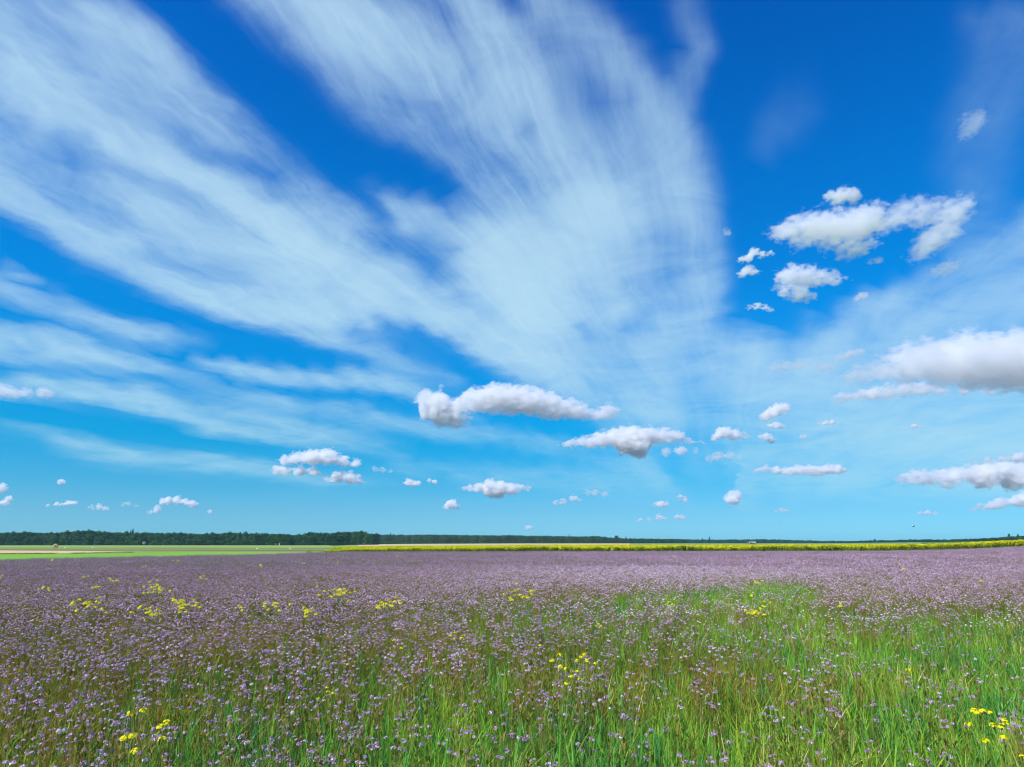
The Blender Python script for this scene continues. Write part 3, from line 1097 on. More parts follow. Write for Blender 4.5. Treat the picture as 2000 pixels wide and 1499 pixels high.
rape_plant([(770, 1252)], 'single rapeseed head standing above another one in the lilac flowers', .024)
rape_plant([(784, 1267)], 'single rapeseed head just below and right of another one', .020)
rape_plant([(639, 1343), (641, 1352), (650, 1355), (621, 1365)], 'small rapeseed plant with four tiny heads low in the foreground grass', .014)
rape_plant([(641, 1244)], 'tiny lone rapeseed bloom in the dense lilac flowers on the left', .014)
rape_plant([(1774, 1309)], 'single orange yellow bloom in the green grass on the right', .022)
CL = [(175, 1180, 56, 26, 24, 'wide rapeseed clump at the left, first of the row of yellow clumps'),
      (303, 1148, 42, 20, 28, 'rapeseed clump standing highest behind the left row'),
      (352, 1180, 26, 22, 24, 'densest bright yellow rapeseed clump in the left row'),
      (385, 1184, 10, 12, 5, 'few rapeseed heads just right of the densest clump'),
      (298, 1197, 24, 22, 12, 'rapeseed clump hanging low left of the densest one'),
      (273, 1187, 8, 10, 4, 'sparse rapeseed stalks between two left clumps'),
      (257, 1194, 4, 6, 2, 'thin rapeseed stalk at the left of the low clump'),
      (466, 1185, 12, 12, 4, 'faint rapeseed stalk between the dense clump and the pale clump'),
      (537, 1183, 40, 18, 11, 'pale scattered rapeseed clump left of centre'),
      (605, 1195, 28, 16, 12, 'small bright rapeseed clump below the wide one'),
      (657, 1162, 50, 20, 34, 'wide bright rapeseed clump left of centre'),
      (757, 1182, 44, 22, 20, 'loose rapeseed clump right of the wide bright one'),
      (1014, 1160, 36, 22, 20, 'rapeseed clump at the edge of the green swathe, centre'),
      (1036, 1157, 12, 12, 6, 'tight rapeseed tuft at the right end of the centre clump'),
      (1470, 1195, 28, 14, 16, 'bright rapeseed clump in the green grass right of centre'),
      (1478, 1137, 14, 10, 8, 'small rapeseed clump at the tip of the green swathe'),
      (1315, 1180, 20, 6, 4, 'few rapeseed heads low in the green swathe'),
      (1497, 1181, 20, 10, 4, 'sparse rapeseed heads just above the bright clump right of centre'),
      (1467, 1165, 4, 4, 2, 'tiny rapeseed head between two clumps right of centre'),
      (1641, 1182, 6, 10, 3, 'thin rapeseed stalk far right of the green swathe'),
      (190, 1148, 18, 8, 5, 'faded rapeseed stalks above the wide left clump'),
      (88, 1150, 22, 8, 6, 'faded rapeseed stalks at the far left'),
      (2, 1131, 6, 8, 4, 'faint rapeseed plant cut by the left edge'),
      (395, 1129, 18, 6, 5, 'small faint rapeseed plant beyond the left row'),
      (165, 1126, 16, 8, 4, 'small distant rapeseed plant, leftmost beyond the row'),
      (222, 1133, 20, 8, 6, 'small distant rapeseed plant left of the highest clump'),
      (345, 1098, 14, 5, 5, 'distant rapeseed speck near the green strip'),
      (510, 1106, 16, 6, 5, 'distant rapeseed speck left of centre'),
      (480, 1104, 10, 5, 3, 'distant faint rapeseed speck beside a brighter one'),
      (104, 1095, 10, 4, 4, 'distant rapeseed speck below the hay bale'),
      (285, 1106, 10, 4, 3, 'distant rapeseed speck below the stubble field tip'),
      (778, 1087, 14, 4, 5, 'distant rapeseed speck below the left end of the yellow crop'),
      (660, 1099, 6, 6, 3, 'distant pale rapeseed stalk left of the yellow specks'),
      (1315, 1088, 5, 4, 2, 'distant rapeseed speck in the purple carpet below the post'),
      (1441, 1085, 6, 4, 2, 'distant rapeseed speck below the far trailer'),
      (1680, 1087, 16, 8, 5, 'distant rapeseed plant on the right in the purple carpet'),
      (1775, 1090, 12, 5, 5, 'distant rapeseed plant right of another one in the purple carpet'),
      (1765, 1112, 20, 8, 6, 'pale rapeseed plant on the right where the purple thins'),
      (1915, 1135, 6, 10, 3, 'faint rapeseed stalk near the right edge')]
for (cx, cyy, wx, wy, n_, lb) in CL:
    hd = [(cx + random.gauss(0, wx * .33), cyy + random.gauss(0, wy * .33)) for _ in range(max(2, int(n_ * .85)))]
    rape_plant(hd, lb, float(np.interp(cyy, [1085, 1110, 1150, 1200], [.046, .042, .035, .031])), hgt=.82)

# ------------------------------------------------------------------ dandelion clocks
for (x, y, lb) in [(127, 1426, 'white dandelion clock near the left edge, right one of two'), (115, 1429, 'greyish dandelion clock behind lilac flowers, left one of two'),
                   (571, 1393, 'pale dandelion clock low in the foreground left of centre'), (1905, 1288, 'white dandelion clock in the green grass near the right edge')]:
    p = at_height(x, y, .66)
    r = empty('dandelion', (p.x, p.y, p.z - .66))
    st = MB()
    st.tube([(0, 0, 0), (.01, 0, .35), (0, 0, .66)], [.003, .0025, .002], 4)
    st.build('stem', M['rapestem'], r)
    mb = MB()
    for k in range(150):
        d = rdir(-1)
        c = Vector((0, 0, .66)) + d * .017
        mb.disc(c, d, .0035, 4, cup=.3)
        e = d.orthogonal().normalized() * .0005
        c2 = Vector((0, 0, .66)) + d * .002
        mb.quad(tuple(c2 - e), tuple(c2 + e), tuple(c + e), tuple(c - e))
    mb.build('seed_head', M['fluff'], r)
    tag(r, lb, 'flower')

# ------------------------------------------------------------------ yellow rapeseed crop
rp = []
for v in range(5):
    mb = MB()
    for k in range(16):
        a, rr_ = random.uniform(0, 6.28), .30 * math.sqrt(random.random())
        x, y = math.cos(a) * rr_, math.sin(a) * rr_
        hh = random.uniform(1.12, 1.48)
        mb.blade((x, y, 0), hh, .04, a, .05, 2, m=1)
        for q in range(3):
            mb.disc((x + random.gauss(0, .05), y + random.gauss(0, .05), hh - q * .13 + random.uniform(-.05, .05)), rdir(-.2), random.uniform(.045, .07), 5, m=0)
        for q in range(4):
            mb.blade((x, y, random.uniform(.5, 1.15)), .28, .13, random.uniform(0, 6.28), .6, 2, m=1)
    rp.append([mb.build('crop_plant', [M['rape'], M['rapestem']])])


def band(px0, px1, near, depth, dens):
    """points in a strip starting at the distance curve 'near' and 'depth' metres deep"""
    n = 0
    XX, YY = [], []
    for _ in range(int(dens * (px1 - px0) / 1477.5 * 150 * depth)):
        p_ = random.uniform(px0, px1)
        YY.append(near(p_) + random.random() * depth)
        XX.append((p_ - 1000) / 1477.5 * YY[-1])
    return np.array(XX), np.array(YY)


def rape_near(p):
    return float(np.interp(p, [620, 660, 1900, 1921, 1923, 2500], [138, 131, 138, 138, 129, 122]))


Xa, Ya = band(635, 2250, rape_near, 9, 7)
Xb, Yb = band(648, 2250, lambda p: rape_near(p) + 9, 110, 1.1)
X, Y = np.concatenate([Xa, Xb]), np.concatenate([Ya, Yb])
b = 1000 + 1477.5 * X / Y
# the crop has poorer, greener stretches
poor = np.interp(b, [640, 700, 1500, 1620, 1700, 1740, 1760, 1830, 1860, 1930, 1960, 1985, 2200], [.1, 1, 1, .7, .55, .95, .35, .4, .95, 1, 1, .4, .8])
ok = RNG.uniform(0, 1, len(X)) < poor * .8 + .2
X, Y, b, poor = X[ok], Y[ok], b[ok], poor[ok]
sc = RNG.uniform(.85, 1.1, len(X)) * np.interp(b, [635, 690, 800, 1000, 1150, 2000], [.50, .72, .82, .94, 1.0, 1.0])
sc = sc * (1 + .16 * vnoise(X, Y, .12, 1.0) + .10 * vnoise(X, Y, .5, 2.0))
crop = scatter('rapeseed_crop', X, Y, terr(X, Y), sc, .35 + RNG.uniform(0, .5, len(X)), rp, .08)
tag(crop, 'bright yellow strip of flowering rapeseed crop beyond the purple field', 'crop', kind='stuff')
for k, pr in enumerate(rp):
    pr[0].parent = crop
    pr[0].location = (float(X[k * 40]), float(Y[k * 40]), float(terr(X[k * 40], Y[k * 40])))

# green stems along the crop's foot and weeds along the stubble's edge
wd3 = [weed(18, .55, .9, .35, M['rapestem'], 'feathery_stems') for _ in range(3)]
Xa, Ya = band(600, 2250, lambda p: rape_near(p) - 3.5, 4, 5)
ok = RNG.uniform(0, 1, len(Xa)) < .5
Xa, Ya = Xa[ok], Ya[ok]
tv = scatter('verge', Xa, Ya, terr(Xa, Ya), RNG.uniform(.8, 1.3, len(Xa)), RNG.uniform(.1, .8, len(Xa)), [[q] for q in wd3], .1)
tag(tv, 'green weedy verge along the foot of the yellow crop', 'weeds', kind='stuff')
for k, q in enumerate(wd3):
    q.parent = tv
    q.location = (float(Xa[k * 9]), float(Ya[k * 9]), float(terr(Xa[k * 9], Ya[k * 9])))
M['darkweed'] = leaf_mat('dark_weeds', [(0, (.02, .06, .01)), (1, (.05, .12, .02))], 1, .2)
t = NT(M['darkweed'].node_tree)
wd4 = [weed(16, .06, .16, .5, M['darkweed'], 'weed_clump') for _ in range(3)]
n_ = 900
pw = RNG.uniform(-300, 262, n_)
dw = np.interp(pw, [-300, 0, 150, 300], [139, 139, 147, 167]) + RNG.normal(0, 1.0, n_)
ok = (vnoise(pw, pw * 0, .02, 2.0) > -.22)
pw, dw = pw[ok], dw[ok]
Xw, Yw = (pw - 1000) / 1477.5 * dw, dw
tw = scatter('weeds', Xw, Yw, terr(Xw, Yw) + .08, RNG.uniform(.6, 1.5, len(Xw)), RNG.uniform(0.01, 1, len(Xw)), [[q] for q in wd4], .1)
tag(tw, 'dark low weeds along the near edge of the stubble field', 'weeds', kind='stuff')
for k, q in enumerate(wd4):
    q.parent = tw
    q.location = (float(Xw[k * 9]), float(Yw[k * 9]), float(terr(Xw[k * 9], Yw[k * 9])) + .08)

# ------------------------------------------------------------------ trees


def tree_proto(kind, H, W, seed):
    random.seed(seed)
    r = empty('tree', (0, 0, 0))
    tr = MB()
    th_ = H * (.30 if kind == 'broad' else .12)
    if kind == 'dead':
        th_ = H * .5
    tr.tube([(0, 0, 0), (.1, 0, th_), (.2, .1, H * .62), (.1, .1, H * .85)], [H * .022, H * .017, H * .011, .03], 6)
    for k in range(6):
        az = random.uniform(0, 6.28)
        z0 = H * random.uniform(.25, .55)
        tr.tube([(0.1, 0, z0), (math.cos(az) * W * .2, math.sin(az) * W * .2, z0 + H * .12), (math.cos(az) * W * .38, math.sin(az) * W * .38, z0 + H * .2)], [H * .010, H * .007, .03], 4)
    tr.build('trunk', M['bark'], r)
    cr = MB()
    lobes = []
    if kind == 'broad':
        for k in range(19):
            az, rr_ = random.uniform(0, 6.28), W * .36 * math.sqrt(random.random())
            zc = random.uniform(.16, .86) * H
            rr_ *= 1 - max(0, (zc / H - .6)) * 1.4
            lobes.append((math.cos(az) * rr_, math.sin(az) * rr_, zc, random.uniform(.13, .22) * W))
        lobes.append((0, 0, H * .84, W * .2))
        for k in range(5):
            az = 6.28 * k / 5 + random.uniform(-.4, .4)
            lobes.append((math.cos(az) * W * .33, math.sin(az) * W * .33, H * random.uniform(.07, .13), W * .14))
        q, n_ = .42, 75
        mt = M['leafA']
    elif kind == 'bush':
        for k in range(9):
            az, rr_ = random.uniform(0, 6.28), W * .36 * math.sqrt(random.random())
            lobes.append((math.cos(az) * rr_, math.sin(az) * rr_, random.uniform(.2, .75) * H, random.uniform(.15, .24) * W))
        q, n_ = .30, 75
        mt = M['leafB']
    elif kind == 'blossom':
        for k in range(8):
            az, rr_ = random.uniform(0, 6.28), W * .3 * math.sqrt(random.random())
            lobes.append((math.cos(az) * rr_, math.sin(az) * rr_, random.uniform(.3, .8) * H, random.uniform(.14, .22) * W))
        q, n_ = .30, 70
        mt = M['blossom']
    elif kind == 'poplar':
        for k in range(14):
            t_ = k / 13
            lobes.append((random.uniform(-.3, .3), random.uniform(-.3, .3), H * (.1 + .85 * t_), W * (.12 + .32 * math.sin(math.pi * min(1, t_ * .9 + .1)))))
        q, n_ = .36, 60
        mt = M['leafC']
    else:   # conifer
        for k in range(16):
            t_ = k / 15
            for j in range(4):
                az = random.uniform(0, 6.28)
                rr_ = W * .34 * (1 - t_)
                lobes.append((math.cos(az) * rr_, math.sin(az) * rr_, H * (.15 + .82 * t_), W * (.22 * (1 - t_) + .09)))
        q, n_ = .34, 28
        mt = M['leafC']
    for (x, y, z_, lr) in lobes:
        for k in range(n_):
            d = rdir(-.8)
            rad_ = lr * random.uniform(.72, 1.08)
            c = Vector((x, y, z_)) + Vector((d.x, d.y, d.z * .85)) * rad_
            nn = (d + rdir(-1) * .7).normalized()
            a = nn.orthogonal().normalized()
            bb = nn.cross(a)
            s1, s2 = q * random.uniform(.7, 1.4), q * random.uniform(.7, 1.4)
            cr.quad(tuple(c - a * s1), tuple(c - bb * s2), tuple(c + a * s1), tuple(c + bb * s2))
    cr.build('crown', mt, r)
    r['kindname'] = kind
    return r


PROTO = {
    'broad': [tree_proto('broad', 16, 13, 1), tree_proto('broad', 15, 15, 2), tree_proto('broad', 17, 12, 3), tree_proto('broad', 14, 13, 4)],
    'bush': [tree_proto('bush', 5, 9, 5), tree_proto('bush', 6, 8, 6)],
    'blossom': [tree_proto('blossom', 5, 5.5, 7)],
    'poplar': [tree_proto('poplar', 18, 5, 8)],
    'conifer': [tree_proto('conifer', 18, 6, 9)],
}
used = set()
TREES = []


def place_tree(kind, px_, d, height, label, group=None, name=None, dz=0.0, wide=1.0):
    pr = random.choice(PROTO[kind])
    H0 = {'broad': 16, 'bush': 5.5, 'blossom': 5, 'poplar': 18, 'conifer': 18}[kind]
    x = (px_ - 1000) / 1477.5 * d
    sc = height / H0
    loc = (x, d, float(terr(x, d)) + dz - .2)
    rz = random.uniform(0, 6.28)
    if pr.name not in used:
        used.add(pr.name)
        r = pr
        r.location = loc
        r.rotation_euler = (0, 0, rz)
        r.scale = (sc * wide, sc * wide, sc)
    else:
        r = copy_thing(pr, loc, rz, (sc * wide, sc * wide, sc))
    r.name = name or {'broad': 'broadleaf_tree', 'bush': 'bush', 'blossom': 'blossoming_bush', 'poplar': 'poplar_tree', 'conifer': 'conifer_tree'}[kind]
    if 'kindname' in r:
        del r['kindname']
    tag(r, label, 'bush' if kind in ('bush', 'blossom') else 'tree', group)
    TREES.append(r)
    return r


random.seed(21)
# tree line top heights (photo y) by bearing -> height of the trees at their distance


def top_at(p):
    return float(np.interp(p, [-100, 0, 60, 110, 130, 170, 200, 250, 300, 350, 400, 440, 500, 560, 575, 610, 650, 690, 700, 720, 738, 745],
                           [1036, 1037.5, 1037.5, 1039, 1035.5, 1034.5, 1037, 1037.5, 1037.5, 1039, 1040, 1037.5, 1039.5, 1041, 1042, 1037.5, 1038, 1036, 1036, 1039.5, 1041, 1044]))


def hgt_for(ytop, px_, d, dz=0.0):
    r = ray(px_, ytop)
    x = (px_ - 1000) / 1477.5 * d
    return EYE + d * r[2] / r[1] - float(terr(x, d)) - dz


G1, G2 = 'broadleaf trees along the front of the left wood', 'taller broadleaf trees behind the front of the left wood'
p_ = -40.0
while p_ < 728:
    d = random.uniform(915, 935)
    h_ = hgt_for(top_at(p_), p_, d) * random.uniform(.62, .84)
    place_tree('broad', p_, d, h_, 'dark green broadleaf tree in the front row of the left wood', G1, wide=random.uniform(.9, 1.15))
    p_ += random.uniform(10, 14)
p_ = -45.0
while p_ < 735:
    d = random.uniform(945, 975)
    h_ = hgt_for(top_at(p_) + random.uniform(-.6, 1.2), p_, d)
    place_tree('broad', p_, d, h_, 'dark green broadleaf tree rising behind the front row of the left wood', G2, wide=random.uniform(.8, 1.0))
    p_ += random.uniform(9, 12.5)
for p_, w_ in [(5, 1), (30, 1), (75, 1.1), (98, .8), (155, 1), (190, 1), (215, 1.3), (236, 1), (250, 1.2), (268, 1.1), (300, 1.1), (322, 1.3), (345, 1.2), (372, 1.5), (386, 1.4), (410, 1.1), (432, 1.1),
               (462, 1.2), (478, 1.3), (492, 1.2), (551, 1), (590, 1.1), (626, 1), (655, .9), (690, 1), (722, 1)]:
    place_tree('bush', p_, 900 + random.uniform(-3, 5), 5.5 * w_, 'rounded green bush at the foot of the left wood', 'bushes at the foot of the left wood')
place_tree('blossom', 281, 893, 5.2, 'pale blossoming bush at the foot of the left wood', name='blossoming_bush')
for p_, lb in [(241, 'dark conifer tip standing over the left wood, left one of three'), (253, 'small conifer tip over the left wood, middle of three'), (257, 'conifer tip over the left wood, right one of three')]:
    place_tree('conifer', p_, 985, hgt_for({241: 1033, 253: 1035, 257: 1032.5}[p_], p_, 985), lb, wide=.7)
place_tree('broad', 706, 880, hgt_for(1035.5, 706, 880), 'tall open crowned tree near the right end of the left wood', wide=.8)
place_tree('broad', 716, 862, hgt_for(1039, 716, 862), 'dark rounded tree, left of the two closing the left wood', wide=.95)
place_tree('broad', 730, 858, hgt_for(1039.5, 730, 858), 'dark rounded tree, right of the two closing the left wood', wide=.95)
for p_ in (746, 755, 762, 772, 779):
    place_tree('bush', p_, 1150, 5.2, 'light green bush at the left foot of the middle wood', 'light green bushes at the foot of the middle wood')


def top_mid(p):
    return float(np.interp(p, [735, 760, 800, 860, 920, 1000, 1060, 1120, 1170, 1195, 1215, 1240, 1300, 1340],
                           [1043, 1042.8, 1043.3, 1043, 1044, 1044, 1045.5, 1046, 1046, 1049, 1050, 1050.5, 1051.5, 1052]))


p_ = 738.0
while p_ < 1330:
    d = 1500 + random.uniform(-15, 15)
    h_ = hgt_for(top_mid(p_) + random.uniform(.5, 4), p_, d)
    place_tree('broad', p_, d, h_, 'hazy green broadleaf tree in the front of the middle wood', 'broadleaf trees along the front of the middle wood', wide=1.05)
    p_ += random.uniform(9.0, 13.0)
for p_, y_, lb, kd in [(1205, 1043.5, 'spreading tree standing clear above the middle wood', 'broad'), (1223, 1047, 'small pointed tree above the wood right of the spreading one', 'conifer'),
                       (1386, 1048, 'narrow dark poplar standing over the far wood', 'poplar'), (1372, 1052, 'rounded tree left of the narrow poplar', 'broad'),
                       (1112, 1043.5, 'conifer tip over the middle wood near its right end', 'conifer'), (762, 1041, 'conifer tip over the left end of the middle wood', 'conifer')]:
    place_tree(kd, p_, 1540, hgt_for(y_, p_, 1540), lb, wide=.75 if kd != 'poplar' else 1.0)
for p_, y_, lb in [(1973, 1041.8, 'small tree breaking the skyline at the right, left one of two'), (1991, 1041.8, 'small tree breaking the skyline at the right, right one of two'),
                   (1709, 1052, 'rounded tree top over the left end of the right wood')]:
    place_tree('broad', p_, 1330, hgt_for(y_, p_, 1330), lb, wide=.42 if p_ > 1800 else 1)


def top_right(p):
    return float(np.interp(p, [1600, 1640, 1700, 1760, 1800, 1850, 1900, 1950, 2000, 2100], [1058, 1056.5, 1054.5, 1053, 1052.3, 1052.8, 1051, 1048.5, 1045, 1040]))


p_ = 1655.0
while p_ < 2050:
    d = 1280 + random.uniform(-10, 10)
    h_ = max(4, hgt_for(top_right(p_) + random.uniform(0, 2.0), p_, d))
    place_tree('broad', p_, d, h_, 'dark tree in the front of the right wood behind the yellow crop', 'trees along the front of the right wood', wide=1.3)
    p_ += random.uniform(7, 10)
n_ind = len(TREES)
# what lies deeper in the woods and far away reads as one mass
bt = [tree_proto('broad', 16, 15, 31), tree_proto('broad', 15, 16, 32)]
pts = []
for (a, b_, d0, d1, fn, n_, drop) in [(-300, 735, 985, 1080, top_at, 260, 1.5), (735, 1340, 1530, 1620, top_mid, 330, .4), (1200, 1760, 2300, 2420, lambda p: float(np.interp(p, [1200, 1300, 1360, 1400, 1500, 1600, 1760], [1052, 1052, 1053, 1053.4, 1052.5, 1055.5, 1057])), 420, 0),
                                      (1640, 2350, 1300, 1390, lambda p: top_right(min(p, 2100)), 330, .4), (-2500, -300, 960, 1060, lambda p: 1037, 200, 0), (2350, 4500, 1300, 1380, lambda p: 1042, 160, 0)]:
    n_ = int(n_ * 1.7)
    for q_ in range(n_):
        p_ = a + (b_ - a) * (q_ + random.random()) / n_
        d = d0 + (d1 - d0) * ((q_ * .618) % 1.0)
        x = (p_ - 1000) / 1477.5 * d
        pts.append((x, d, float(terr(x, d)) - .3, max(3.5, hgt_for(fn(p_) + drop + random.uniform(0, 2.2), min(max(p_, -100), 2100), d)) / 16))
pts = np.array(pts)
children = [[list(b.children)[0], list(b.children)[1]] for b in bt]
wood = scatter('distant_wood', pts[:, 0], pts[:, 1], pts[:, 2], pts[:, 3], RNG.uniform(0, 1, len(pts)), children, .0)
tag(wood, 'mass of dark green woodland behind the front trees along the horizon', 'woodland', kind='stuff')
for k, b in enumerate(bt):
    for c in list(b.children):
        c.parent = wood
        c.location = tuple(pts[k])[:3]
    bpy.data.objects.remove(b)

# ------------------------------------------------------------------ hay bale
M['straw'] = plain_mat('straw', (.62, .42, .18), (.80, .60, .32), 9, bump=.3)
M['straw2'] = plain_mat('straw_core', (.34, .20, .09), (.50, .32, .17), 9, bump=.3)


def lathe_x(mb, prof, n=28, m=0):
    """profile (x, r) turned about the X axis"""
    i0 = len(mb.v)
    for (x, r) in prof:
        for j in range(n):
            t = 2 * math.pi * j / n
            mb.v.append((x, r * math.cos(t), r * math.sin(t)))
    for k in range(len(prof) - 1):
        for j in range(n):
            a, b = i0 + k * n + j, i0 + k * n + (j + 1) % n
            mb.f.append((a, b, b + n, a + n))
            mb.m.append(m)


d = 318
p = Vector(((109 - 1000) / 1477.5 * d, d, 0))
p.z = float(terr(p.x, p.y)) + .03
bale = empty('hay_bale', p, math.radians(-62))
mb = MB()
R_ = .95
lathe_x(mb, [(-.62, 0.28), (-.64, .6), (-.62, R_ - .04), (-.57, R_), (-.3, R_ + .012), (0, R_), (.3, R_ + .012), (.57, R_), (.62, R_ - .04), (.64, .6), (.62, .28)])
mb.v = [(a, b, c + R_ - .04) for a, b, c in mb.v]
mb.build('straw_roll', M['straw'], bale, True)
mb = MB()
lathe_x(mb, [(-.66, 0.001), (-.655, .15), (-.63, .30), (.63, .30), (.655, .15), (.66, .001)])
mb.v = [(a, b, c + R_ - .04) for a, b, c in mb.v]
mb.build('rolled_core', M['straw2'], bale, True)
tag(bale, 'round golden hay bale standing in the pasture before the left wood', 'hay bale')

# ------------------------------------------------------------------ post, hide, tractor, trailer, markers
M['wood'] = plain_mat('pale_wood', (.55, .48, .34), (.70, .62, .46), 14)
M['orange'] = plain_mat('orange_paint', (.62, .26, .04), (.70, .32, .06), 14)
M['white'] = plain_mat('white_paint', (.70, .70, .68), (.80, .80, .78), 3)
M['grey'] = plain_mat('grey_metal', (.20, .22, .22), (.30, .32, .31), 3)
M['dark'] = plain_mat('dark_paint', (.02, .03, .03), (.04, .05, .05), 3)
M['black'] = plain_mat('tyre_rubber', (.015, .015, .015), (.03, .03, .03), 3)
M['tarp'] = plain_mat('pale_tarpaulin', (.42, .50, .44), (.55, .62, .56), 1)


def box(mb, x0, x1, y0, y1, z0, z1, m=0, ch=0.0, tx=0.0):
    i = len(mb.v)
    mb.v += [(x0, y0, z0), (x1, y0, z0), (x1, y1, z0), (x0, y1, z0), (x0 + tx, y0 + tx, z1), (x1 - tx, y0 + tx, z1), (x1 - tx, y1 - tx, z1), (x0 + tx, y1 - tx, z1)]
    for f in [(0, 3, 2, 1), (4, 5, 6, 7), (0, 1, 5, 4), (1, 2, 6, 5), (2, 3, 7, 6), (3, 0, 4, 7)]:
        mb.f.append(tuple(i + q for q in f))
        mb.m.append(m)


def wheel(parent, x, y, r, wdt):
    mb = MB()
    lathe_x(mb, [(-wdt / 2, r * .55), (-wdt / 2, r * .93), (-wdt * .35, r), (wdt * .35, r), (wdt / 2, r * .93), (wdt / 2, r * .55)], 20)
    # turn about Y instead of X
    mb.v = [(x + b, y + a, c + r) for a, b, c in mb.v]
    wh = mb.build('wheel', M['black'], parent, True)
    mb = MB()
    lathe_x(mb, [(-wdt * .4, .001), (-wdt * .42, r * .3), (-wdt * .46, r * .56), (wdt * .46, r * .56), (wdt * .42, r * .3), (wdt * .4, .001)], 16)
    mb.v = [(x + b, y + a, c + r) for a, b, c in mb.v]
    mb.build('rim', M['grey'], wh, True)


def at_px(px_, d):
    x = (px_ - 1000) / 1477.5 * d
    return (x, d, float(terr(x, d)))


r = empty('marker_post', at_px(1195, 127.5))
mb = MB()
box(mb, -.06, .06, -.06, .06, 0, 1.22)
mb.build('post', M['wood'], r)
mb = MB()
box(mb, -.064, .064, -.064, .064, 1.22, 1.66, tx=.008)
mb.build('painted_top', M['orange'], r)
tag(r, 'pale wooden post with orange top standing before the yellow crop', 'post')
for px_, c, hh, lb in [(545.5, 'white', 2.3, 'small white post at the edge of the left wood'), (539, 'grey', 2.3, 'small grey post left of the white one at the wood edge')]:
    r = empty('marker_post', at_px(px_, 880))
    mb = MB()
    box(mb, -.35, .35, -.2, .2, 0, hh, tx=.08)
    mb.build('post', M[c], r)
    mb = MB()
    box(mb, -.45, .45, -.3, .3, hh, hh + .2, tx=.15)
    mb.build('cap', M[c], r)
    tag(r, lb, 'post')


def tractor(name, loc, rz, body, label, sc=1.0):
    r = empty(name, loc, rz, sc)
    mb = MB()
    box(mb, .2, 2.3, -.42, .42, .85, 1.55, tx=.08)
    box(mb, -1.2, .3, -.55, .55, .7, 1.1)
    mb.build('body', body, r)
    mb = MB()
    for sx in (-1.05, .25):
        for sy in (-.62, .62):
            box(mb, sx - .05, sx + .05, sy - .05, sy + .05, 1.1, 2.5)
    box(mb, -1.25, .45, -.75, .75, 2.5, 2.68, tx=.1)
    cab = mb.build('cab', body, r)
    mb = MB()
    box(mb, -1.0, .2, -.6, .6, 1.12, 2.48)
    mb.build('windows', M['grey'], cab)
    mb = MB()
    mb.tube([(1.5, .25, 1.5), (1.5, .25, 2.4)], [.05, .05], 6)
    mb.build('exhaust', M['dark'], r)
    for sy in (-.8, .8):
        wheel(r, -.7, sy, .85, .5)
        wheel(r, 1.7, sy, .55, .35)
    return tag(r, label, 'tractor')


tractor('tractor', at_px(791, 1050), math.radians(70), M['dark'], 'dark tractor standing on the dry field before the middle wood')
for k in range(5):
    r = empty('fence_post', at_px(795 + [0, 3, 5.5, 8, 10][k], 1060))
    mb = MB()
    box(mb, -.14, .14, -.14, .14, 0, 1.5, tx=.02)
    mb.build('post', M['dark'], r)
    mb = MB()
    box(mb, -.17, .17, -.17, .17, 1.5, 1.58, tx=.06)
    mb.build('cap', M['dark'], r)
    tag(r, 'short dark post in the row beside the far tractor', 'post', 'posts in a row beside the far tractor')
tl = at_px(1464.5, 620)
tractor('tractor', (tl[0], tl[1], tl[2] - .0), math.radians(180), M['tarp'], 'pale green tractor pulling a covered trailer beyond the yellow crop', .9)
r = empty('farm_trailer', at_px(1471.5, 620))
mb = MB()
box(mb, -1.7, 1.9, -1.05, 1.05, .75, 1.7)
mb.build('trailer_bed', M['grey'], r)
mb = MB()
box(mb, -1.72, 1.92, -1.08, 1.08, 1.7, 2.1, tx=.22)
mb.build('cover', M['white'], r)
mb = MB()
mb.tube([(-1.7, 0, .8), (-2.6, 0, .65)], [.06, .05], 6)
mb.build('drawbar', M['dark'], r)
for sx in (-.6, .8):
    for sy in (-.95, .95):
        wheel(r, sx, sy, .45, .3)
tag(r, 'covered farm trailer with pale top beyond the yellow crop', 'trailer')
r = empty('hunting_hide', at_px(1629, 700))
mb = MB()
for sx in (-.5, .5):
    for sy in (-.5, .5):
        mb.tube([(sx * 1.5, sy * 1.5, 0), (sx, sy, 1.3)], [.06, .06], 5)
mb.build('legs', M['dark'], r)
mb = MB()
box(mb, -.65, .65, -.65, .65, 1.3, 2.5)
cb = mb.build('cabin', M['dark'], r)
mb = MB()
box(mb, -.4, .4, -.67, -.64, 1.9, 2.2)
mb.build('window', M['grey'], cb)
mb = MB()
box(mb, -.8, .8, -.8, .8, 2.5, 2.75, tx=.25)
mb.build('roof', M['dark'], r)
tag(r, 'small dark hunting hide beyond the yellow crop, right of centre', 'hunting hide')

# ------------------------------------------------------------------ birds and insects
M['whitef'] = plain_mat('white_feathers', (.70, .70, .68), (.80, .80, .78), 20)
M['insect'] = plain_mat('dark_chitin', (.015, .012, .02), (.035, .03, .04), 200)
M['wing'] = plain_mat('pale_wing', (.5, .5, .55), (.62, .62, .66), 200)


def ellip(mb, c, rx, ry, rz, n=10, m=0, k=7):
    i0 = len(mb.v)
    for a in range(k + 1):
        ph = -math.pi / 2 + math.pi * a / k
        for b in range(n):
            t = 2 * math.pi * b / n
            mb.v.append((c[0] + rx * math.sin(ph), c[1] + ry * math.cos(ph) * math.cos(t), c[2] + rz * math.cos(ph) * math.sin(t)))
    for a in range(k):
        for b in range(n):
            q, w_ = i0 + a * n + b, i0 + a * n + (b + 1) % n
            mb.f.append((q, w_, w_ + n, q + n))
            mb.m.append(m)


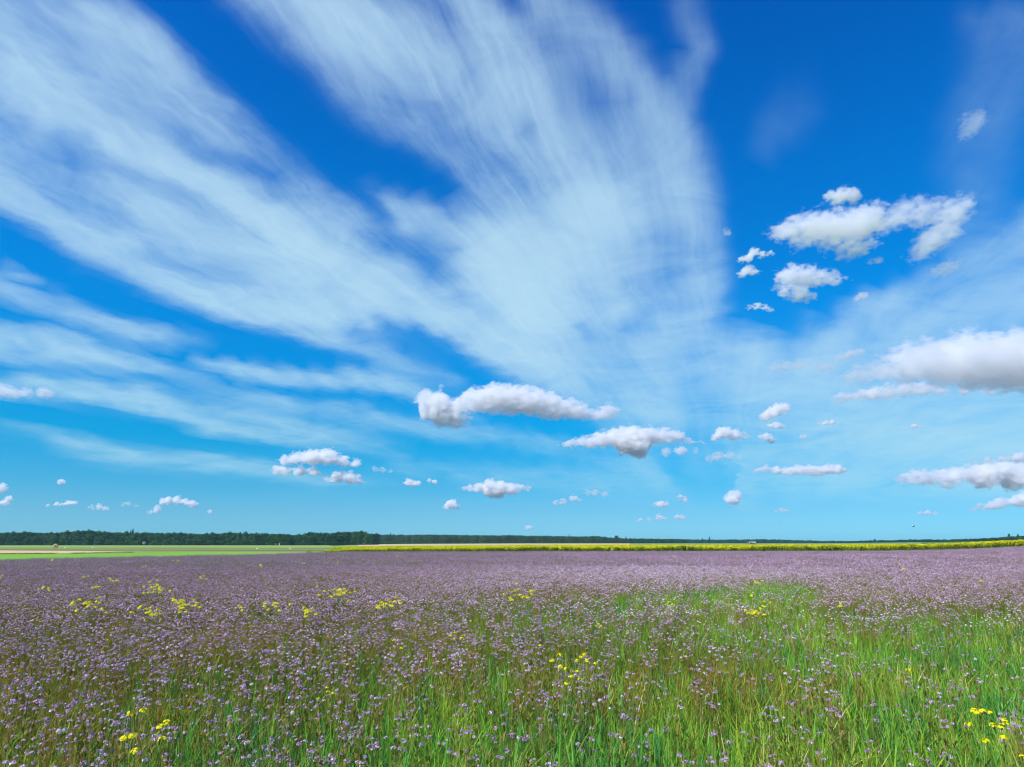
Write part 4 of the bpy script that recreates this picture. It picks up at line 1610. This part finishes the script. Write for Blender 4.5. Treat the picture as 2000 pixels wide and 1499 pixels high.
for px_, d, lb in [(128.5, 300, 'white bird on the grass right of the hay bale'), (182, 310, 'white bird on the grass second right of the hay bale'),
                   (503, 250, 'white bird on the meadow below the left wood, left one of two'), (567, 255, 'white bird on the meadow below the left wood, right one of two')]:
    lo = at_px(px_, d)
    r = empty('gull', (lo[0], lo[1], lo[2] + .05), random.uniform(-.5, .5), 1.25)
    mb = MB()
    ellip(mb, (0, 0, .26), .24, .10, .11)
    ellip(mb, (.2, 0, .40), .07, .055, .055)
    mb.tube([(.14, 0, .3), (.2, 0, .4)], [.06, .045], 7)
    mb.tube([(-.18, 0, .28), (-.36, 0, .27)], [.06, .02], 6)
    mb.build('body', M['whitef'], r, True)
    mb = MB()
    mb.tube([(.26, 0, .40), (.33, 0, .385)], [.018, .004], 5)
    mb.build('beak', M['orange'], r)
    mb = MB()
    mb.tube([(0, .04, 0), (0, .04, .18)], [.01, .01], 4)
    mb.tube([(0, -.04, 0), (0, -.04, .18)], [.01, .01], 4)
    mb.build('legs', M['orange'], r)
    tag(r, lb, 'bird', 'white birds resting on the left meadow')


def flyer(name, px_, py_, d, size, rz, label, cat, bodym, wingm, wing_up=.5):
    rr_ = ray(px_, py_)
    loc = (rr_[0] / rr_[1] * d, d, EYE + rr_[2] / rr_[1] * d)
    r = empty(name, loc, rz, size)
    mb = MB()
    ellip(mb, (0, 0, 0), .5, .17, .19)
    ellip(mb, (.52, 0, .02), .13, .12, .12)
    ellip(mb, (-.3, 0, -.01), .35, .13, .14)
    mb.build('body', bodym, r, True)
    for s in (-1, 1):
        mb = MB()
        mb.v = [(.25, s * .08, .1), (-.12, s * .08, .1), (-.25, s * .75, .1 + wing_up), (.05, s * 1.0, .1 + wing_up * 1.3), (.22, s * .6, .1 + wing_up * .9)]
        mb.v += [(x, y, z - .02) for x, y, z in mb.v]
        mb.f = [(0, 1, 2, 3, 4), (9, 8, 7, 6, 5), (0, 5, 6, 1), (1, 6, 7, 2), (2, 7, 8, 3), (3, 8, 9, 4), (4, 9, 5, 0)]
        mb.m = [0] * 7
        mb.build('wing', wingm, r)
    return tag(r, label, cat)


flyer('flying_insect', 1784, 1028.3, 6.0, .018, .15, 'dark oval insect hovering in the sky over the right wood', 'insect', M['insect'], M['wing'], .35)
flyer('flying_bird', 1525, 1018.5, 150, .22, .6, 'tiny dark bird in the sky above the far wood, right of centre', 'bird', M['insect'], M['insect'], .3)
flyer('flying_bird', 1228, 1017, 150, .18, 1.2, 'tiny dark bird in the sky above the middle wood', 'bird', M['insect'], M['insect'], .3)
flyer('flying_bird', 1922, 1030, 200, .3, .2, 'faint grey bird in the sky near the right edge', 'bird', M['grey'], M['grey'], .25)

# ------------------------------------------------------------------ cumulus clouds


def cloud_mat(dens, layers, amp, crisp, stepk, seed, fq):
    """vapour whose body follows a centre line and a thickness along the cloud, broken up by turbulence"""
    m_, t, o = new_mat('cloud_vapour')
    tcn = t.n('ShaderNodeTexCoord')
    sp = t.n('ShaderNodeSeparateXYZ')
    t.lk(tcn.outputs['Object'], sp.inputs[0])
    body = None
    for (x0, x1, zc, h) in layers:
        zlo, zhi, hm = min(zc) - .01, max(zc) + .01, max(h)
        cv = t.n('ShaderNodeRGBCurve')
        for c, vals in ((0, [(v - zlo) / (zhi - zlo) for v in zc]), (1, [v / hm for v in h])):
            cur = cv.mapping.curves[c]
            cur.points[0].location = (0, vals[0])
            cur.points[1].location = (1, vals[-1])
            for i in range(1, len(vals) - 1):
                cur.points.new(i / (len(vals) - 1), vals[i])
        cv.mapping.update()
        tt = t.m('DIVIDE', t.m('SUBTRACT', sp.outputs[0], x0), x1 - x0, clamp=True)
        t.lk(t.xyz(tt, tt, tt), cv.inputs[1])
        sc = t.n('ShaderNodeSeparateColor')
        t.lk(cv.outputs[0], sc.inputs[0])
        z_ = t.m('ADD', t.m('MULTIPLY', sc.outputs[0], zhi - zlo), zlo)
        h_ = t.m('MAXIMUM', t.m('MULTIPLY', sc.outputs[1], hm), .06)
        a_ = t.m('DIVIDE', t.m('SUBTRACT', sp.outputs[2], z_), h_)
        a_ = t.m('MULTIPLY', a_, t.m('ADD', 1.0, t.m('MULTIPLY', t.m('LESS_THAN', a_, 0.0), .12)))
        b_ = t.m('DIVIDE', sp.outputs[1], t.m('MULTIPLY', h_, 1.5))
        ex = t.m('DIVIDE', t.m('SUBTRACT', t.m('ABSOLUTE', t.m('SUBTRACT', sp.outputs[0], (x0 + x1) / 2)), (x1 - x0) / 2 - min(1.0, (x1 - x0) * .22)), min(1.0, (x1 - x0) * .22))
        ex = t.m('MAXIMUM', ex, 0.0)
        q = t.m('ADD', t.m('MULTIPLY', a_, a_), t.m('ADD', t.m('MULTIPLY', b_, b_), t.m('MULTIPLY', ex, ex)))
        sd_ = t.m('MULTIPLY', t.m('SUBTRACT', 1.0, q), t.m('MULTIPLY', h_, .55))
        body = sd_ if body is None else t.m('MAXIMUM', body, sd_)
    ofs = t.n('ShaderNodeVectorMath', operation='ADD')
    t.lk(tcn.outputs['Object'], ofs.inputs[0])
    ofs.inputs[1].default_value = (seed * 7.3, seed * 3.1, 0)
    st = t.n('ShaderNodeMapping')
    st.inputs['Scale'].default_value = (.8, .8, 1.25)
    t.lk(ofs.outputs[0], st.inputs[0])
    n1 = t.noise(st.outputs[0], 1.15 * fq, 8, .56, .1)
    f = t.m('ADD', body, t.m('MULTIPLY', t.m('SUBTRACT', n1, .5), amp * 8.0))
    n0 = t.noise(st.outputs[0], .5 * fq, 2, .5)
    f = t.m('ADD', f, t.m('MULTIPLY', t.m('SUBTRACT', n0, .5), amp * 2.4))
    f = t.m('ADD', f, .05)
    f = t.m('MULTIPLY', f, crisp, clamp=True)
    v = t.n('ShaderNodeVolumePrincipled')
    v.inputs['Color'].default_value = (1.0, 1.0, 1.0, 1)
    v.inputs['Density Attribute'].default_value = ''
    t.lk(t.m('MULTIPLY', f, dens), v.inputs['Density'])
    v.inputs['Anisotropy'].default_value = .25
    t.lk(v.outputs[0], o.inputs['Volume'])
    m_.cycles.volume_step_rate = stepk
    return m_


def ico(c, r, sub=1):
    import bmesh
    bm = bmesh.new()
    bmesh.ops.create_icosphere(bm, subdivisions=2, radius=r)
    vs = [(v.co.x + c[0], v.co.y * 1.5 + c[1], v.co.z + c[2]) for v in bm.verts]
    fs = [[v.index for v in f.verts] for f in bm.faces]
    bm.free()
    return vs, fs


def profile(bl, n=40):
    """centre line and half thickness along x of a row of puffs (x, z, r)"""
    x0 = min(x - r for x, z, r in bl)
    x1 = max(x + r for x, z, r in bl)
    zc, h = [], []
    for i in range(n + 1):
        x = x0 + (x1 - x0) * i / n
        tops, bots = [], []
        for (bx, bz, br) in bl:
            wdt = br * 1.25
            if abs(x - bx) < wdt:
                e = br * math.sqrt(1 - ((x - bx) / wdt) ** 2)
                tops.append(bz + e)
                bots.append(bz - e * .85)
        if tops:
            zc.append((max(tops) + min(bots)) / 2)
            h.append((max(tops) - min(bots)) / 2)
        else:
            zc.append(None)
            h.append(.12)
    last = next(z for z in zc if z is not None)
    for i in range(len(zc)):
        if zc[i] is None:
            zc[i] = last
        last = zc[i]
    for _ in range(1):
        zc = [zc[0]] + [(zc[i - 1] + 2 * zc[i] + zc[i + 1]) / 4 for i in range(1, n)] + [zc[-1]]
        h = [h[0]] + [(h[i - 1] + 2 * h[i] + h[i + 1]) / 4 for i in range(1, n)] + [h[-1]]
    return x0, x1, zc, h


CN = [0]


def cloud(blobs, label, tau=9.0, rough=1.0, alt=1300.0, group=None, split=None, crisp=None):
    """blobs: (photo x, y, radius px); built at cloud-base altitude, in a unit where 1 = mean blob radius"""
    CN[0] += 1
    cx = sum(b[0] for b in blobs) / len(blobs)
    cyy = max(b[1] for b in blobs)
    rd = ray(cx, cyy)
    el = rd[2] / rd[1]
    d = min(alt / el, 24000.0)
    rm = sum(b[2] for b in blobs) / len(blobs)
    r0 = rm * d / rd[1]
    centre = Vector(tuple(rd / rd[1] * d)) + Vector((0, 0, EYE))
    loc = []
    for (bx, by, br) in blobs:
        k = ray(bx, by)
        q = (Vector(tuple(k / k[1] * d)) + Vector((0, 0, EYE)) - centre) / r0
        loc.append((q.x, q.z, br / rm * 1.08))
    if split is None:
        rows = [loc]
    else:
        rows = [loc[:split], loc[split:]]
    layers = [profile(r_) for r_ in rows]
    V, Fc = [], []
    for r_, (x0, x1, zc, h) in zip(rows, layers):
        for (x, z_, rr_) in r_:
            vs, fs = ico((x, 0, z_), rr_ * 1.42 + .25)
            o0 = len(V)
            V += vs
            Fc += [[i + o0 for i in f] for f in fs]
        for i in range(1, len(zc) - 1, 2):
            x = x0 + (x1 - x0) * i / (len(zc) - 1)
            vs, fs = ico((x, 0, zc[i]), h[i] * 1.36 + .28)
            o0 = len(V)
            V += vs
            Fc += [[i_ + o0 for i_ in f] for f in fs]
    xs, zs = [v[0] for v in V], [v[2] for v in V]
    avg = ((max(xs) - min(xs)) + (max(zs) - min(zs)) + 4.0) / 3
    mat = cloud_mat((min(tau, 5.5) * .55 + .1) / (2 * r0) * 1.8, layers, .50 * rough, crisp or 1.0, min(1.0, 2.2 / avg), CN[0], max(.75, (rm / 14) ** .6))
    o = link('cloud', V, Fc, mat)
    o.location = centre
    o.scale = (r0, r0, r0)
    md = o.modifiers.new('union', 'REMESH')
    md.mode = 'VOXEL'
    md.voxel_size = .2
    md.use_smooth_shade = True
    return tag(o, label, 'cloud', group)


random.seed(5)
cloud([(832, 784, 18), (858, 778, 13), (850, 795, 17), (880, 795, 14), (838, 812, 14), (862, 824, 15), (885, 828, 12), (905, 822, 12),
       (893, 797, 17), (910, 790, 20), (935, 785, 26), (965, 783, 29), (1000, 785, 31), (1035, 788, 30), (1065, 794, 26), (1095, 800, 22), (1125, 805, 19), (1150, 810, 13), (1172, 810, 10), (1192, 803, 16)],
      'long arched white cumulus cloud in the centre of the sky', 8, split=8)
cloud([(1098, 868, 7), (1120, 868, 10), (1145, 866, 13), (1175, 860, 17), (1205, 858, 20), (1235, 858, 22), (1265, 855, 19), (1295, 853, 17), (1320, 856, 14), (1225, 882, 13), (1250, 888, 12), (1345, 862, 7), (1368, 862, 6)],
      'grey bottomed cumulus cloud below and right of the arched one', 11)
cloud([(1395, 857, 7), (1415, 848, 13), (1432, 850, 11), (1452, 853, 7)], 'small puffy cloud at the right tip of the grey bottomed cumulus', 9)
cloud([(1300, 884, 9), (1330, 882, 10), (1360, 880, 6)], 'thin grey cloud scrap under the grey bottomed cumulus', 1.6)
cloud([(1385, 898, 7), (1402, 892, 10), (1425, 890, 8), (1445, 895, 6)], 'faint grey cloud scrap right of the grey bottomed cumulus', 1.6)
cloud([(558, 900, 10), (580, 897, 14), (610, 894, 16), (640, 895, 17), (668, 902, 13), (695, 905, 9), (538, 920, 8), (558, 922, 10), (585, 922, 10), (612, 923, 10), (640, 937, 8), (662, 932, 12), (685, 934, 12), (705, 938, 7)],
      'layered grey and white cumulus cloud low on the left', 9, split=6)
cloud([(732, 918, 6), (748, 919, 6), (762, 921, 4)], 'faint grey cloud scrap right of the layered cumulus', 1.2)
cloud([(797, 943, 7), (806, 946, 7), (818, 945, 5)], 'little white cloud between the layered cumulus and the bright low one', 6)
cloud([(838, 940, 4), (850, 942, 5)], 'tiny cloud pair right of the little white cloud', 4)
cloud([(903, 954, 5), (920, 954, 7), (938, 954, 11), (958, 953, 15), (978, 955, 15), (998, 957, 12), (1015, 954, 8), (1030, 954, 6), (955, 968, 8), (975, 966, 9)], 'bright compact cumulus low in the middle of the sky', 11)
cloud([(873, 991, 6), (882, 986, 9), (891, 990, 6)], 'small pointed white cloud under the bright compact cumulus', 8)
cloud([(1028, 1031, 4), (1036, 1031, 4)], 'speck of white cloud just over the middle wood', 3)
cloud([(318, 980, 6), (330, 979, 8), (346, 979, 8), (364, 981, 7), (378, 985, 8)], 'bright white cloud low over the left wood', 9)
cloud([(92, 988, 3), (112, 986, 5), (122, 986, 4), (133, 983, 5), (145, 984, 5)], 'thin flat cloud low at the left', 4)
cloud([(180, 992, 5), (193, 991, 6), (206, 994, 5)], 'small flat cloud right of the thin low one', 4)
cloud([(2, 955, 9), (-8, 958, 8)], 'white cloud cut by the left edge, upper one of two', 6)
cloud([(4, 984, 6), (16, 977, 6)], 'white cloud at the left edge, lower one of two', 6)
cloud([(116, 944, 4), (122, 942, 5)], 'tiny lone cloud above the thin low ones', 3)
cloud([(240, 987, 4), (250, 985, 5), (265, 989, 4)], 'faint grey cloud scrap left of the bright low cloud', .8)
cloud([(292, 1001, 5), (305, 1000, 4), (308, 992, 5)], 'faint flat cloud just under the bright low cloud', 1.6)
cloud([(410, 1000, 4)], 'speck of cloud right of the bright low cloud', 2.5)
cloud([(-5, 765, 16), (20, 768, 14), (48, 768, 11), (90, 769, 13)], 'soft pale cloud against streaks at the left edge', 2.2, rough=.7)
cloud([(1518, 455, 14), (1545, 450, 22), (1575, 450, 28), (1610, 447, 32), (1645, 448, 34), (1680, 442, 32), (1705, 432, 26), (1560, 475, 16), (1620, 480, 16), (1660, 490, 18), (1690, 480, 16)],
      'large bright cumulus high on the right, left lobe', 3.2, rough=1.15, split=7, crisp=1.0)
cloud([(1735, 440, 16), (1755, 425, 22), (1780, 418, 26), (1810, 420, 28), (1845, 425, 24), (1870, 400, 16), (1865, 435, 16), (1850, 455, 22), (1825, 470, 24), (1803, 490, 18), (1790, 505, 10)], 'large hazy cumulus high on the right, right lobe', 1.7, rough=1.25, split=7, crisp=.8)
cloud([(1618, 386, 8), (1635, 381, 11), (1655, 380, 13), (1670, 388, 11), (1640, 393, 9)], 'small white cloud above the large bright cumulus', 2.2, rough=1.2)
cloud([(1448, 508, 6), (1462, 506, 7), (1472, 494, 8), (1488, 499, 6), (1503, 497, 5)], 'ragged little cloud left of the large bright cumulus', 2.5, rough=1.3)
cloud([(1450, 536, 8), (1464, 529, 10), (1476, 534, 6)], 'ragged little cloud, middle one of three left of the wide puffy cloud', 2.5, rough=1.2)
cloud([(1528, 540, 14), (1550, 540, 20), (1578, 543, 20), (1600, 545, 15), (1625, 546, 13), (1650, 548, 8), (1530, 565, 12), (1555, 575, 16), (1575, 582, 12)], 'wide puffy white cloud below the large bright cumulus', 2.8, rough=1.2, split=6, crisp=1.0)
cloud([(1464, 600, 5), (1478, 599, 7), (1493, 601, 6), (1505, 606, 5)], 'ragged little cloud, lowest one left and below the wide puffy cloud', 2.0, rough=1.3)
cloud([(1672, 584, 6), (1684, 577, 7), (1690, 584, 4)], 'faint scrap of cloud right of the wide puffy cloud', 1.0)
cloud([(1420, 455, 8)], 'faint wisp of cloud at the veil edge left of the large cumulus', .7)
cloud([(1718, 510, 8), (1702, 512, 6)], 'faint cloud scrap between the high lobes', .9)
cloud([(1850, 525, 14), (1825, 535, 10), (1870, 515, 10)], 'soft faint cloud right below the hazy cumulus', .5, rough=1.5)
cloud([(1882, 232, 7), (1895, 230, 9), (1898, 243, 8), (1915, 229, 6), (1908, 258, 7), (1900, 265, 5)], 'lone small wispy cloud high at the right', .02, rough=2.0)
cloud([(1655, 738, 12), (1685, 730, 18), (1720, 722, 24), (1760, 715, 28), (1800, 712, 32), (1850, 705, 38), (1900, 702, 42), (1955, 700, 46), (2010, 700, 48), (2070, 700, 48), (1768, 680, 12), (1795, 675, 10), (1865, 668, 18), (1900, 672, 18), (1970, 660, 12), (2030, 668, 20), (1790, 742, 14), (1850, 745, 18), (1910, 748, 22), (1980, 750, 24), (2050, 750, 26)],
      'broad grey and white cloud bank cut by the right edge', 2.4, rough=1.25)
cloud([(1512, 722, 12), (1535, 718, 13), (1560, 714, 10), (1582, 710, 9), (1605, 720, 11), (1628, 716, 10)], 'thin grey cloud trailing left of the broad bank', .9, rough=1.3)
cloud([(1640, 698, 8), (1660, 692, 9), (1680, 688, 8)], 'small pale cloud above the left end of the broad bank', 1.6)
cloud([(1620, 780, 6), (1645, 778, 10), (1675, 774, 12), (1705, 770, 14), (1738, 767, 15), (1772, 763, 15), (1805, 761, 14), (1840, 762, 11), (1885, 765, 10), (1935, 763, 10)], 'long narrow white cloud under the broad bank', 3, rough=1.1)
cloud([(1495, 815, 9), (1508, 808, 11), (1522, 802, 12), (1535, 798, 9)], 'tilted small white cloud right of centre', 7)
cloud([(1502, 833, 6), (1518, 832, 8), (1530, 835, 5)], 'small cloud right beneath the tilted white one', 5)
cloud([(1487, 853, 6), (1498, 854, 7), (1508, 862, 5)], 'small cloud second beneath the tilted white one', 4)
cloud([(1600, 827, 4), (1612, 827, 5), (1625, 826, 5), (1634, 827, 3)], 'little flat cloud alone right of the tilted one', 4)
cloud([(1567, 854, 5), (1572, 852, 4)], 'dot of cloud below the little flat one', 2)
cloud([(1772, 835, 4), (1785, 833, 5), (1800, 834, 4)], 'little flat cloud under the long narrow cloud', 3)
cloud([(1478, 921, 5), (1493, 917, 8), (1515, 921, 8), (1540, 922, 10), (1562, 920, 12), (1585, 920, 12), (1603, 922, 9), (1618, 917, 9), (1635, 918, 9), (1650, 921, 6)], 'long low white cloud right of centre', 8)
cloud([(1746, 934, 6), (1765, 938, 10), (1785, 934, 14), (1810, 934, 15), (1840, 934, 15), (1868, 930, 16), (1895, 926, 17), (1925, 925, 18), (1955, 922, 20), (1990, 924, 20), (2030, 924, 22), (1850, 944, 12), (1920, 945, 14), (1980, 948, 14)],
      'long bright cumulus low at the right edge', 11)
cloud([(1912, 903, 6), (1935, 900, 8), (1962, 897, 9), (1990, 895, 11), (2020, 893, 12)], 'pale cloud lying on top of the long bright one at the right edge', 4)
cloud([(1902, 996, 4), (1920, 990, 7), (1940, 988, 9), (1958, 984, 11), (1980, 980, 12), (2005, 978, 15), (2030, 975, 15)], 'stepped low cloud under the long bright one at the right edge', 7)
cloud([(1420, 976, 8), (1432, 971, 11), (1442, 970, 8), (1434, 981, 9)], 'small bright round cloud low right of centre', 9)
cloud([(1278, 986, 6), (1290, 985, 8), (1302, 987, 7)], 'small flat cloud left of the tiny low one', 4)
cloud([(1327, 972, 5), (1337, 976, 6)], 'tiny low cloud left of the bright round one', 4)
cloud([(1148, 962, 6), (1162, 963, 6), (1182, 966, 6)], 'small dark grey scrap of cloud right of the compact cumulus', 1.3)
cloud([(1086, 983, 6), (1100, 981, 6), (1120, 974, 7), (1132, 979, 4)], 'small broken cloud right of the compact cumulus, below the dark scrap', 2.5)
cloud([(1250, 1017, 4), (1268, 1016, 4), (1288, 1011, 6), (1300, 1013, 4)], 'thin broken cloud low over the middle wood', 2.5)
cloud([(1322, 1011, 5), (1333, 1012, 5)], 'tiny bright cloud low over the far wood', 4)
cloud([(1515, 998, 4), (1528, 997, 5), (1538, 999, 4)], 'faint small cloud low between far wood and long cloud', 2)
cloud([(1797, 1003, 4), (1812, 1002, 5), (1828, 1003, 4)], 'thin flat cloud under the bright cumulus at the right', 3)

# ------------------------------------------------------------------ haze
m_, t, o_ = new_mat('haze')
v = t.n('ShaderNodeVolumePrincipled')
v.inputs['Color'].default_value = (.5, .8, 1.0, 1)
v.inputs['Density'].default_value = .00006
v.inputs['Anisotropy'].default_value = .2
t.lk(v.outputs[0], o_.inputs['Volume'])
mb = MB()
box(mb, -5300, 5300, -5300, 5300, -1.5, 42)
hz = mb.build('haze', m_)
tag(hz, kind='stuff', label='thin bluish haze over the fields and woods', cat='haze')
print('trees', n_ind)
